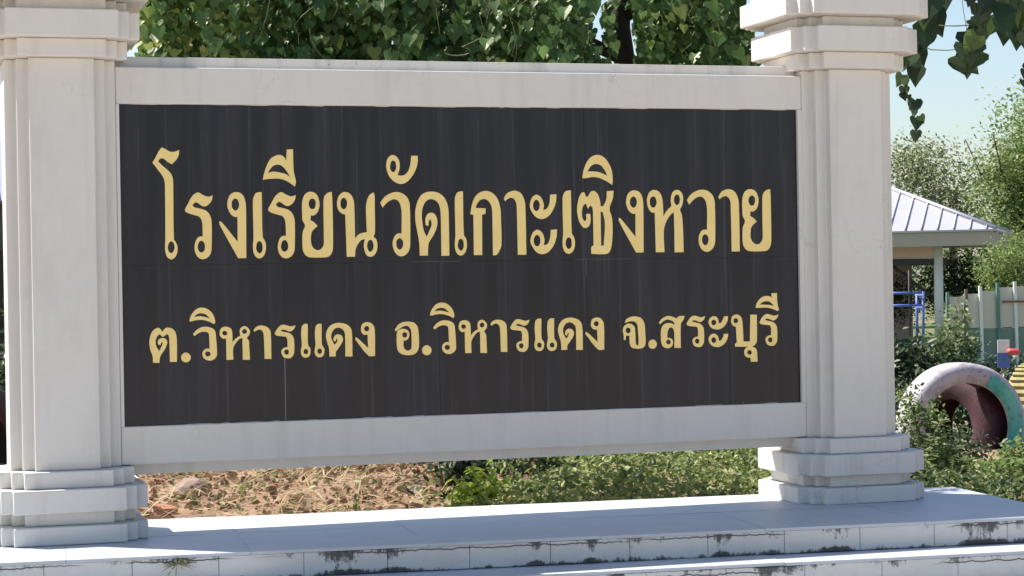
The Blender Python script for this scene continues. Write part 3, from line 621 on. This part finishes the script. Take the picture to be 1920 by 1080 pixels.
tree('pale_leaved_tree', (25.2,43.0,0), ([(0,0,-.1),(.1,0,1.4),(0,.1,2.6),(.1,0,3.6)], [.20,.16,.12,.06]), limb_set(3.4,2.6,7,.05),
     [(0,0,3.9,2.3,1.6,1.2),(-1.6,.3,3.6,1.4,1.2,1.0),(1.6,-.2,3.9,1.6,1.3,1.2),(.5,-.4,2.8,2.2,1.4,.9),(-2.6,0,3.1,1.2,1.1,.8),(.9,.2,4.6,.9,.8,.6),(-1.0,0,4.5,.6,.5,.5)], 15000, .13, M_PALE, 'sparse pale olive tree rising behind the metal roof', bark=M_BARK2)
tree('feathery_bright_tree', (24.7,35.0,0), ([(0,0,-.1),(.1,0,1.5),(0,.1,3),(.1,0,4.4)], [.2,.16,.12,.06]), limb_set(4.0,1.6,7,.04),
     [(.3,0,4.2,1.0,1.0,1.5),(-.5,-.2,3.3,.8,.8,.8),(.9,0,3.5,1.3,1.2,1.6),(-.2,-.3,2.4,.9,.8,.8),(.9,-.4,5.3,.9,1,.8),(-.75,-.2,3.9,.5,.5,.3)], 17000, .12, M_BRIGHT, 'bright green feathery tree standing beyond the metal roof corner')
tree('round_green_tree', (18.9,26.0,0), ([(0,0,-.1),(.05,0,.7),(0,.05,1.4)], [.1,.08,.05]), limb_set(1.5,.5,5,.03),
     [(0,0,1.62,.5,.5,.38),(.45,0,1.5,.5,.5,.45),(-.25,-.1,1.40,.3,.3,.25),(.5,0,1.95,.45,.4,.3),(.2,0,1.1,.6,.4,.35)], 7000, .06, M_BRIGHT, 'sunlit yellow-green bushy tree just behind the pale fence', lo=.25)
tree('dark_leaved_tree', (21.2,31.2,0), ([(0,0,-.1),(.0,0,.8),(0,.05,1.5)], [.12,.09,.05]), limb_set(1.5,.7,5,.04),
     [(-.3,0,1.35,.7,.6,.6),(.5,.2,1.2,.9,.6,.6),(-.7,.2,1.1,.5,.5,.6),(-1.6,.5,.9,.6,.5,.5)], 7000, .08, M_DARK, 'dark-leaved tree behind the white pavilion post')  # dark tone comes from the leaf colour
tree('tall_backdrop_tree', (31.0,43.0,0), ([(0,0,-.1),(.1,0,2.5),(0,.1,5)], [.25,.2,.1]), limb_set(4.5,3,6,.08),
     [(0,0,5,2.6,2,2.0),(-1.2,0,3.2,2,1.6,1.6),(1.5,0,3.6,2,1.6,1.6),(-1.8,0,1.6,2,1.5,1.2)], 9000, .16, M_BRIGHT, 'light green tree far back beside the feathery bright tree')
# far-off wood along the horizon
hed = []
for i in range(46):
    a = rad(-34 + i*2.3); R0 = 95 + 10*math.sin(i*2.1)
    hed.append((R0*math.sin(a), R0*math.cos(a), 1.6+.5*math.sin(i*1.3), 3.6, 2.0, 2.2+.7*math.sin(i*.9)))
wd_ = link('distant_wood', crown_leaves(30000, hed, .55, shell=.6), M_MID); tag(wd_, 'distant belt of trees along the horizon', 'wood', kind='stuff')

# ------------------------------------------------------------------ pavilion
M_METAL = simple('pale_metal_roof', (.42,.42,.48), .45, .06, 3, .02, .25)
M_FASC = simple('beige_fascia', (.42,.37,.32), .7, .08, 4)
M_PINK = simple('pink_wall', (.55,.42,.41), .8, .08, 3)
M_POST = simple('white_post', (.72,.74,.74), .6, .08, 6)
M_BLACK = simple('dark_steel', (.03,.03,.035), .6, .2, 8)
pav = tag(empty('metal_roof_pavilion', (19.79,28.83,0), -rad(33.8)), 'open pavilion with ribbed pale metal hip roof and white post', 'pavilion')
# local: +x along the front eave, +y depth; front right eave corner at the origin offset
LX, DY, ZE, ZR = 9.0, 5.4, 2.30, 3.40
fr = Vector((.35,0,0))
def roof_face(name, pts, parent=pav): return link(name, mesh(name, pts + [(x,y,z-.04) for x,y,z in pts], [tuple(range(len(pts)))] + [tuple(range(2*len(pts)-1,len(pts)-1,-1))] + [(i, len(pts)+i, len(pts)+(i+1)%len(pts), (i+1)%len(pts)) for i in range(len(pts))]), M_METAL, parent)
x1 = .5; x0 = x1-LX; rid0 = (x0+DY/2, DY/2, ZR); rid1 = (x1-DY/2, DY/2, ZR)
front = roof_face('roof_slope', [(x0,0,ZE),(x1,0,ZE),rid1,rid0])
side = roof_face('roof_slope', [(x1,0,ZE+.001),(x1,DY,ZE+.001),rid1])
roof_face('roof_slope', [(x1,DY,ZE),(x0,DY,ZE),rid0,rid1]); roof_face('roof_slope', [(x0,DY,ZE),(x0,0,ZE),rid0])
sl = (ZR-ZE)/(DY/2)
for i in range(28):
    xx = x1-.18-i*.32
    reach = min(x1-xx, xx-x0, DY/2)
    if reach < .1: continue
    link('rib', tube_me('rib', [(xx,-.02,ZE+.02),(xx,reach,ZE+.02+reach*sl)], .015, 6), M_METAL, front)
for i in range(16):
    yy = .18+i*.32; reach = min(yy, DY-yy, DY/2)
    if reach < .1: continue
    link('rib', tube_me('rib', [(x1+.02,yy,ZE+.02),(x1-reach,yy,ZE+.02+reach*sl)], .015, 6), M_METAL, side)
for a, b in (((x1,0,ZE),rid1),((x1,DY,ZE),rid1),((x0,0,ZE),rid0),(rid0,rid1)):
    link('hip_cap', tube_me('hip_cap', [Vector(a)+Vector((0,0,.03)), Vector(b)+Vector((0,0,.03))], .04, 6), M_METAL, pav)
link('fascia', box_me('fascia', x0+.06, x1-.06, .05, .09, ZE-.32, ZE-.05), M_FASC, pav)
link('fascia', box_me('fascia', x1-.10, x1-.06, .09, DY-.05, ZE-.32, ZE-.05), M_FASC, pav)
link('soffit', box_me('soffit', x0+.1, x1-.101, .091, DY-.06, ZE-.30, ZE-.26), M_FASC, pav)
for px_, py_ in ((-.70,.75),(-.70,DY-1.0),(-7.2,.75),(-7.2,DY-1.0)):
    link('post', tube_me('post', [(px_,py_,-.05),(px_,py_,ZE-.30)], .095, 14), M_POST, pav)
link('beam', box_me('beam', -7.2, -.72, .70, .82, 1.60, 1.74), M_BLACK, pav); link('beam', box_me('beam', -.77, -.63, .83, DY-1, 1.60, 1.74), M_BLACK, pav)
link('lintel', box_me('lintel', -7.2, -.72, .72, .80, 1.745, ZE-.30), M_PINK, pav)
link('brace', tube_me('brace', [(-1.65,.76,1.62),(-.78,.76,.92)], .035, 6), M_BLACK, pav)
link('wall', box_me('wall', -7.0, -1.6, DY-1.2, DY-1.1, 0, ZE-.3), M_PINK, pav)

# blue climbing frame under the pavilion
M_BLUE = simple('blue_paint', (.09,.14,.48), .4, .1, 10, 0)
fr_ = tag(empty('climbing_frame', (17.3,26.4,0), -rad(17)), 'blue tubular climbing frame under the pavilion eave', 'playground frame')
for q in (-.55,.12):
    for yq in (0,.6):
        link('upright', tube_me('upright', [(q-.02,yq,0),(q,yq,1.1)], .028, 8), M_BLUE, fr_)
for zq in (.85,1.08):
    link('rung', tube_me('rung', [(-.6,0,zq),(.1,0,zq)], .024, 8), M_BLUE, fr_)
    link('rung', tube_me('rung', [(.12,0,zq-.05),(.12,.6,zq-.05)], .024, 8), M_BLUE, fr_)
link('rung', tube_me('rung', [(-.14,0,.0),(-.14,0,1.5)], .016, 8), M_BLACK, fr_)

# ------------------------------------------------------------------ fence
M_TEAL = simple('teal_paint', (.10,.22,.20), .6, .25, 8)
M_DULL = simple('dull_green_board', (.17,.24,.21), .7, .2, 6)
M_BEIGE = simple('beige_panel', (.60,.56,.50), .8, .08, 3)
M_RUST = simple('rusty_rail', (.20,.10,.07), .8, .3, 10)
fence = tag(empty('panel_fence', (14.0,19.2,0), -rad(8)), 'pale panelled fence with teal posts behind the playground', 'fence')
for i in range(15):
    xx = i*.27-.05; zt = 1.19+.012*i if i > 2 else 1.1+.04*i
    p_ = link('post', prism_me('post', [(-.022,-.02),(.022,-.02),(.022,.02),(-.022,.02)], 0, zt+.05), (M_TEAL, M_BARK2, M_POST)[(0,1,2,0,2,1,0,1,2,1,0,1,0,2,1)[i]], fence, (xx,-.03,0), (0,random.uniform(-.05,.05),0), bevel=.003)
    if i < 14:
        link('panel', box_me('panel', .0, .262, 0, .015, .62, zt-.02), M_BEIGE, fence, (xx+.004,0,0))
        link('board', box_me('board', .0, .262, 0, .02, .02, .61), M_DULL, fence, (xx+.004,-.004,0))
link('rail', box_me('rail', 0.8, 3.8, -.075, -.052, .98, 1.01), M_RUST, fence)

# small white-and-blue board with a red pipe across it
M_WHITE = simple('board_white', (.70,.72,.72), .5, .05, 10, 0); M_RED = simple('red_plastic', (.72,.09,.10), .35, .1, 10, 0)
bd = tag(empty('notice_board', (10.58,11.82,0), -rad(17)), 'small white and blue board on a stake behind the tyres', 'board')
link('face', box_me('face', -.065, .065, -.012, 0, .56, .70), M_WHITE, bd, bevel=.003); link('lower_face', box_me('lower_face', -.065, .065, -.0125, 0, .40, .559), M_BLUE, bd)
link('stake', box_me('stake', -.02, .02, .0, .03, -.05, .68), M_BARK2, bd)
rp = link('pipe', tube_me('pipe', [(-.05,0,0),(-.02,0,0),(.05,0,-.005),(.09,0,-.008)], [.02,.035,.035,.022], 10), M_RED, None, (10.62,11.72,.575), (0,0,-rad(17))); tag(rp, 'short red plastic nozzle lying across the small board', 'nozzle')

# ------------------------------------------------------------------ painted tyres
def worn(name, cols, scale=5):
    m = NT(name); p = m.n('ShaderNodeTexCoord').outputs['Object']
    c = m.ramp(m.noise(p, scale, 5, .6), [(.34+.1*i, c_) for i, c_ in enumerate(cols)])
    c = m.mix(m.math('MULTIPLY', m.ramp(m.noise(p, 22, 6, .7), [(.56,0),(.7,1)]), .7), c, (.06,.055,.055))
    m.color(c); m.set(Roughness=.7); m.bump(m.noise(p, 40, 5), .3, .01); return m.m
M_LAV = worn('lavender_paint', [(.24,.225,.25),(.33,.31,.36),(.42,.40,.45)])
M_TURQ = worn('turquoise_paint', [(.04,.30,.27),(.06,.38,.33),(.13,.44,.39)])
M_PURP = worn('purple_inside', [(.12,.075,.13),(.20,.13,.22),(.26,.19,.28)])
M_MAR = worn('maroon_paint', [(.022,.008,.013),(.042,.012,.02),(.07,.024,.034)])
M_YEL = worn('yellow_paint', [(.22,.18,.06),(.30,.25,.09),(.36,.32,.15)])
M_RUB = simple('black_rubber', (.03,.03,.03), .8, .3, 10)
def ring_me(name, prof, n=64, a0=0, a1=2*math.pi, closed_prof=True, wob=0):
    """revolve (radius, axial) profile about local y"""
    full = abs(a1-a0-2*math.pi) < 1e-6; m_ = n if full else n+1
    v = []; f = []; k = len(prof)
    for i in range(m_):
        a = a0+(a1-a0)*i/n
        for r, y in prof: v.append((r*math.cos(a), y, r*math.sin(a)))
    for i in range(n):
        for j in range(k if closed_prof else k-1):
            i2 = (i+1)%m_
            f.append((i*k+j, i*k+(j+1)%k, i2*k+(j+1)%k, i2*k+j))
    me = mesh(name, v, f); me.polygons.foreach_set('use_smooth', [True]*len(me.polygons)); return me
def tyre(name, loc, rz, R, r, w_, side_m, tread_m, in_m, label, lugs=0, tilt=0):
    t = tag(empty(name, loc), label, 'tyre', 'painted playground tyres'); t.rotation_euler = (tilt,0,rz)
    d = (R-r)
    link('sidewall', ring_me('sidewall', [(r,-w_*.36),(r+d*.10,-w_*.46),(r+d*.45,-w_*.53),(r+d*.8,-w_*.50),(R-.012,-w_*.42)], closed_prof=False), side_m, t)
    link('sidewall', ring_me('sidewall', [(R-.012,w_*.42),(r+d*.8,w_*.50),(r+d*.45,w_*.53),(r+d*.10,w_*.46),(r,w_*.36)], closed_prof=False), side_m, t)
    link('tread', ring_me('tread', [(R-.012,-w_*.42),(R,-w_*.36),(R+.004,0),(R,w_*.36),(R-.012,w_*.42)], closed_prof=False), tread_m, t)
    link('inner_wall', ring_me('inner_wall', [(r,w_*.36),(r+d*.3,w_*.43),(R-.05,w_*.38),(R-.04,0),(R-.05,-w_*.38),(r+d*.3,-w_*.43),(r,-w_*.36)], closed_prof=False), in_m, t)
    if lugs:
        lm = box_me('lug', -.018, .018, -w_*.38, w_*.38, 0, .028)
        for i in range(lugs):
            a = 2*math.pi*i/lugs
            o = link('lug', lm, tread_m, t, (math.cos(a)*(R-.002),0,math.sin(a)*(R-.002)), (0,-a+math.pi/2,0), bevel=.004)
    return t
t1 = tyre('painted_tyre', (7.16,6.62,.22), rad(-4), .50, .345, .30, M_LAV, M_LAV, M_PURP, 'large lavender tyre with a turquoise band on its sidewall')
link('painted_band', ring_me('painted_band', [(.350,-.126),(.365,-.1475),(.40,-.1605),(.43,-.1645),(.452,-.162)], 24, rad(-30), rad(64), closed_prof=False), M_TURQ, t1)
tyre('painted_tyre', (7.42,7.06,.17), rad(-74), .47, .24, .34, M_MAR, M_MAR, M_MAR, 'dark maroon tyre standing behind the hole of the lavender tyre')
tyre('painted_tyre', (8.75,8.10,.13), rad(38), .47, .27, .34, M_YEL, M_YEL, M_RUB, 'yellow ribbed tyre partly hidden behind the lavender tyre', lugs=44)
tyre('painted_tyre', (-.32,6.7,.32), rad(50), .46, .27, .28, M_MAR, M_MAR, M_RUB, 'maroon tyre behind the pillar at the large gold initial')

# ------------------------------------------------------------------ shrubs on the right
def shrub(name, loc, blobs, n, size, mat, label, group=None, tmpl=(OVAL_V,OVAL_F), lo=0, hi=1, stems=5):
    x, y = loc; z = ground_z(x,y)
    t = tag(empty(name, (x,y,z-.01)), label, 'shrub', group)
    for i in range(stems):
        b = blobs[i % len(blobs)]
        tip = Vector((b[0]+random.uniform(-.5,.5)*b[3], b[1]+random.uniform(-.5,.5)*b[4], b[2]+.3*b[5]))
        link('stem', tube_me('stem', [(tip.x*.2,tip.y*.2,-.02),(tip.x*.5,tip.y*.5,tip.z*.5),tuple(tip)], [.008,.006,.003], 5), M_STEM, t)
    c = link('foliage', crown_leaves(n, blobs, size, tmpl, lo=lo, hi=hi, spread=1.1), mat, t); c['kind'] = 'stuff'
    return t
shrub('weedy_shrub', (4.66,2.55), [(0,0,.10,.14,.16,.13),(.25,.0,.08,.2,.16,.10)], 900, .04, M_MID, 'weedy green shrub beside the base of a pillar')
shrub('weedy_shrub', (5.12,2.35), [(0,0,.06,.2,.2,.09),(.22,0,.09,.2,.2,.10),(.40,-.05,.07,.2,.2,.10)], 1300, .04, M_MID, 'low leafy shrub at the corner of the plinth', lo=.1)
shrub('weedy_shrub', (5.55,4.1), [(0,0,.26,.10,.10,.26),(-.12,.05,.40,.08,.08,.20),(.10,0,.14,.14,.12,.16)], 1100, .034, M_BRIGHT, 'upright light green shrub in front of the lavender tyre', lo=0, hi=.7)
shrub('weedy_shrub', (5.45,4.5), [(-.06,0,.40,.11,.12,.30),(-.18,0,.48,.11,.12,.26)], 1100, .045, M_PALE, 'olive feathery shrub between the pillar and the lavender tyre', hi=.5)
shrub('weedy_shrub', (6.0,3.75), [(0,0,.12,.14,.2,.12),(.16,0,.18,.12,.15,.14),(-.2,-.1,.07,.2,.2,.09)], 1300, .042, M_BRIGHT, 'bright green shrub below the turquoise band', lo=0, hi=.7)
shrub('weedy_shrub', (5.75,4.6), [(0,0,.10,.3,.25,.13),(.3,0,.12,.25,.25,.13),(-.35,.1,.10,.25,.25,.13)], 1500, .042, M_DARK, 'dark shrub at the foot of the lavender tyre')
shrub('broad_leaved_shrub', (8.15,8.3), [(0,0,.25,.4,.25,.28),(.35,.05,.3,.3,.25,.28),(-.4,.05,.3,.3,.25,.3)], 1300, .075, M_DARK, 'dark shrub added behind the hole of the lavender tyre', hi=.7)  # added so the tyre hole looks dark instead of showing lawn
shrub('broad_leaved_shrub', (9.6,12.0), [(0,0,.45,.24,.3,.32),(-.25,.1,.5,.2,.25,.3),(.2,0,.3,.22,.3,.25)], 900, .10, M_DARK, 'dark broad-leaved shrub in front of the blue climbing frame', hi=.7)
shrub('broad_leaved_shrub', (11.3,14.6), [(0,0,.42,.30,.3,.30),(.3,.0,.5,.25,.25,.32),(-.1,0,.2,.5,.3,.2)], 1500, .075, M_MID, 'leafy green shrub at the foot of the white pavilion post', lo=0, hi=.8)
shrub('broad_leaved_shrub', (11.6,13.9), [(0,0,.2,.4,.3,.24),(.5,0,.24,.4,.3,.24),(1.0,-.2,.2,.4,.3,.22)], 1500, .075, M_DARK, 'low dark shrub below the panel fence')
shrub('broad_leaved_shrub', (12.6,16.4), [(0,0,.70,.16,.16,.36),(-.05,0,.4,.25,.2,.35)], 800, .07, M_PALE, 'tall pale shrub against the end of the panel fence', hi=.9)

# ------------------------------------------------------------------ under the sign: dry litter and ground cover
M_DRY = leaf_mat('dry_leaf', (.13,.075,.045), (.42,.29,.18), (.60,.50,.37), translucent=.2, rough=.75, spec=.2)
M_DRY1 = leaf_mat('dry_leaf_single', (.12,.07,.045), (.40,.26,.16), (.55,.44,.31), translucent=.2, rough=.75, obj_random=True, spec=.2)
CURL_V = np.array([(0,0,0),(-.24,-.28,.26),(-.26,-.62,.34),(0,-1,.16),(.30,-.62,.28),(.27,-.28,.20),(0,-.35,-.03),(0,-.68,-.02)], float)
CURL_F = [(0,1,6),(1,2,7),(1,7,6),(2,3,7),(3,4,7),(4,5,6),(4,6,7),(5,0,6)]
def gz(P): return np.array([ground_z(x,y) for x,y in P[:,:2]])
n = 8200
P = np.stack([rng.uniform(-.6,3.4,n), rng.uniform(.55,5.6,n), np.zeros(n)],1)
dens = np.clip(1.25-(P[:,0]-.30*P[:,1]-.2)/1.6, .06, 1); dens = dens*np.clip(.55+.9*np.sin(P[:,0]*6.1+1)*np.sin(P[:,1]*4.3+.5),.12,1); P = P[rng.random(n) < dens]; n = len(P)
P[:,2] = gz(P)+rng.uniform(.0,.055,n)
N = rand_dirs(n)*.75+np.array([0,0,.8]); me = scatter('leaf_litter', CURL_V, CURL_F, P, frames(N, rand_dirs(n)*np.array([1,1,.5])), rng.uniform(.018,.05,n)*np.where(rng.random(n)<.2,1.7,1), np.clip(rng.beta(1.7,1.6,n),0,1))
tag(link('leaf_litter', me, M_DRY), 'dry brown leaf litter under the sign', 'leaf litter', kind='stuff')
curl = mesh('dry_leaf', CURL_V, CURL_F); curl.materials.append(M_DRY1)
for i in range(36):
    y = random.uniform(.75,4.2); x = random.uniform(.1,1.5)+.30*y*.6
    o = link('dry_leaf', curl); R = frames(np.array([[random.uniform(-.6,.6),random.uniform(-.8,.1),1]]), rand_dirs(1))[0]
    o.matrix_world = to_mat(R, (x,y,ground_z(x,y)+.045), random.uniform(.06,.11)); tag(o, 'large curled dry leaf on the litter under the sign', 'dry leaf', 'large dry leaves under the sign')
# green ground cover
M_COVER = leaf_mat('ground_cover_leaf', (.06,.11,.022), (.29,.36,.09), (.56,.56,.22), translucent=.4, rough=.5)
n = 46000
P = np.stack([rng.uniform(.4,6.2,n), rng.uniform(.75,5.4,n), np.zeros(n)],1)
q = (P[:,0]-.30*P[:,1]-1.0)/.7; P = P[rng.random(n) < np.clip(q+.25*np.sin(P[:,0]*7)*np.sin(P[:,1]*5),.03,1)*np.where(P[:,0]-.30*P[:,1]>3.5,.55,1)]; n = len(P)
h = np.where(P[:,0]-.30*P[:,1]>3.55, .45, 1.0)*.13+np.where(P[:,0]-.30*P[:,1]>3.55, .3, 1.0)*(.10*np.sin(P[:,0]*3.7+P[:,1]*2.0)*np.sin(P[:,1]*4.1) + .03*np.sin(P[:,0]*13))
P[:,2] = gz(P)+np.clip(h,.02,1)*rng.uniform(.15,1,n)
N = rand_dirs(n)*.7+np.array([0,-.3,.8])
tag(link('ground_cover', scatter('ground_cover', OVAL_V, OVAL_F, P, frames(N, rand_dirs(n)+np.array([0,0,-.1])), rng.uniform(.02,.048,n), np.clip(rng.beta(1.2,1.7,n)+.15*np.sin(P[:,0]*5)*np.sin(P[:,1]*6),0,1)), M_COVER), 'low green weeds covering the ground behind the sign', 'ground cover', kind='stuff')
# dry straw over the litter
M_STRAW = leaf_mat('straw', (.30,.20,.11), (.52,.40,.24), (.62,.55,.38), translucent=.2, rough=.8, spec=.2)
n = 3200; P = np.stack([rng.uniform(-.3,2.6,n), rng.uniform(.8,5.2,n), np.zeros(n)],1); P = P[rng.random(n) < np.clip(1.3-(P[:,0]-.30*P[:,1]-.2)/1.3,.1,1)]; n = len(P); P[:,2] = gz(P)+rng.uniform(.02,.07,n)
STRAW_V = np.array([(-.018,0,0),(.018,0,0),(.02,-.5,.08),(-.02,-.5,.08),(0,-1,.02)], float); STRAW_F = [(0,1,2),(0,2,3),(3,2,4)]
tag(link('dry_straw', scatter('dry_straw', STRAW_V, STRAW_F, P, frames(rand_dirs(n)*.5+np.array([0,-.2,1.]), rand_dirs(n)*np.array([1,1,.35])), rng.uniform(.06,.17,n), rng.random(n)), M_STRAW), 'dry straw lying over the leaf litter under the sign', 'straw', kind='stuff')
# rubble: small broken pieces of brick in the soil
M_RUB2 = simple('broken_brick', (.34,.15,.10), .9, .3, 12, .4)
for i,(x,y) in enumerate(((.40,2.0),(.95,4.0),(1.30,4.15),(1.12,3.1),(.55,3.5),(.36,1.5))):
    s_ = random.uniform(.028,.055)
    bm = bmesh.new(); bmesh.ops.create_cube(bm, size=1)
    for v in bm.verts: v.co = Vector((v.co.x*s_*2.1*random.uniform(.7,1.1), v.co.y*s_*1.4*random.uniform(.7,1.1), v.co.z*s_*1.1*random.uniform(.7,1.1)))
    me = bpy.data.meshes.new('brick_fragment'); bm.to_mesh(me); bm.free()
    o = link('brick_fragment', me, M_RUB2, None, (x,y,ground_z(x,y)+.03), (random.uniform(-.3,.3),random.uniform(-.3,.3),random.uniform(0,3)), bevel=.004)
    tag(o, 'small reddish brick fragment lying in the litter under the sign', 'rubble', 'brick fragments under the sign')
# upright weeds by the right pillar and the tyres
def weed(x, y, hgt, nl, ls, mat, label):
    z = ground_z(x,y); t = tag(empty('upright_weed', (x,y,z-.01)), label, 'weed', 'upright weeds by the tyres')
    bend = random.uniform(-.12,.12)
    pts = [Vector((bend*(k/5)**2, -.05*(k/5)**2, hgt*k/5)) for k in range(6)]
    link('stem', tube_me('stem', pts, [.006,.0055,.005,.004,.003,.002], 5), M_STEM, t)
    tt = rng.uniform(.18,1,nl); P = np.array([[bend*q*q, -.05*q*q, hgt*q] for q in tt]); a = rng.uniform(0,6.28,nl)
    D = np.stack([np.cos(a), np.sin(a), rng.uniform(-.3,.5,nl)],1); P = P+D*.012
    c = link('foliage', scatter('foliage', OVAL_V, OVAL_F, P, frames(np.stack([-.3*np.cos(a),-.3*np.sin(a),np.ones(nl)],1)+rand_dirs(nl)*.3, D), ls*rng.uniform(.6,1.2,nl), rng.random(nl)), mat, t); c['kind'] = 'stuff'
for x,y,hh,nl,ls,mt,lb in ((4.62,2.75,.34,70,.06,M_MID,'leafy upright weed right beside the pillar base'),(4.86,2.95,.26,60,.06,M_BRIGHT,'bright upright weed between the pillar base and the lavender tyre'),
    (5.30,3.3,.20,60,.06,M_MID,'short upright weed in front of the maroon tyre'),(5.22,3.6,.42,60,.05,M_PALE,'tall thin pale weed in front of the lavender tyre'),(5.70,3.2,.18,60,.065,M_BRIGHT,'broad bright weed at the far corner of the plinth'),
    (5.95,3.5,.24,60,.06,M_BRIGHT,'upright bright weed under the turquoise band')):
    weed(x,y,hh,nl,ls,mt,lb)
# fern-like clumps and the lime plant
shrub('low_shrub', (1.86,2.35), [(0,0,.16,.16,.14,.15),(.14,.05,.2,.14,.14,.13)], 700, .045, M_DARK, 'dark bluish shrub between the dry litter and the lime plant', hi=.9)
shrub('low_shrub', (2.35,2.9), [(0,0,.2,.22,.16,.18),(.25,.1,.16,.18,.14,.15),(-.5,.5,.26,.3,.2,.2)], 1100, .045, M_DARK, 'shaded shrub behind the lime plant', hi=.8)
M_LIME = leaf_mat('lime_leaf', (.16,.26,.02), (.34,.46,.04), (.55,.58,.12), translucent=.5, rough=.5)
shrub('lime_plant', (1.77,1.55), [(0,0,.09,.07,.06,.09),(.07,.05,.15,.06,.06,.08),(-.05,.0,.05,.07,.05,.05)], 330, .05, M_LIME, 'small lime-green plant growing at the back edge of the plinth')
# stones and a broken clay pot
M_STONE = simple('brown_stone', (.26,.19,.16), .9, .35, 14, .5)
def stone(loc, s, label):
    bm = bmesh.new(); bmesh.ops.create_icosphere(bm, subdivisions=2, radius=1)
    for v in bm.verts:
        k = 1+.22*math.sin(v.co.x*4+loc[0]*9)*math.cos(v.co.y*3+v.co.z*2.5); v.co = Vector((v.co.x*s[0]*k, v.co.y*s[1]*k, max(-.5,v.co.z)*s[2]*k))
    me = bpy.data.meshes.new('stone'); bm.to_mesh(me); bm.free()
    x,y = loc; o = link('stone', me, M_STONE, None, (x,y,ground_z(x,y)+s[2]*.4)); tag(o, label, 'stone'); return o
stone((.66,2.9), (.10,.07,.07), 'angular brown stone lying in the litter near the clay pot')
stone((2.62,1.75), (.07,.05,.045), 'rounded tan stone among the green weeds')
stone((1.72,1.75), (.05,.04,.035), 'small pinkish stone next to the lime plant')
M_CLAY = simple('clay', (.40,.20,.10), .85, .2, 10)
pot = ring_me('clay_pot', [(.045,-.09),(.06,-.06),(.09,.05),(.10,.07),(.095,.075),(.083,.05),(.054,-.055),(.0,-.06),(.0,-.09)], 28, closed_prof=True)
o = link('clay_pot', pot, M_CLAY, None, (.75,4.2,ground_z(.75,4.2)+.07), (rad(8),rad(10),rad(205))); tag(o, 'orange clay pot lying on its side in the dry litter', 'pot')

# ------------------------------------------------------------------ house seen past the left pillar
M_BROOF = simple('blue_roof_sheet', (.28,.33,.50), .5, .1, 3); M_DWALL = simple('dim_wall', (.09,.10,.09), .9, .3, 3)
hs = tag(empty('blue_roofed_shed', (-2.2,23.5,0)), 'blue roofed shed seen past the pillar at the large gold initial', 'shed')
link('wall', box_me('wall', -3.0, 4.0, 0, 4, -.05, 2.7), M_DWALL, hs)
rf = link('roof', mesh('roof', [(-3.3,-.4,2.72),(4.3,-.4,2.72),(4.3,2,3.75),(-3.3,2,3.75),(4.3,4.4,2.72),(-3.3,4.4,2.72)], [(0,1,2,3),(3,2,4,5),(0,3,5),(1,4,2)]), M_BROOF, hs)
for i in range(24):
    xx = -3.2+i*.32; link('rib', tube_me('rib', [(xx,-.42,2.735),(xx,2,3.765)], .02, 6), M_BROOF, rf)
link('door', box_me('door', 2.6, 3.4, -.03, 0, 0, 2.0), M_BARK, hs)
shrub('low_shrub', (-.15,9.2), [(0,0,.5,.5,.4,.5),(-.5,0,.8,.5,.4,.5),(.4,0,.9,.4,.4,.5)], 1800, .06, M_DARK, 'dark shrub behind the maroon tyre past the pillar')
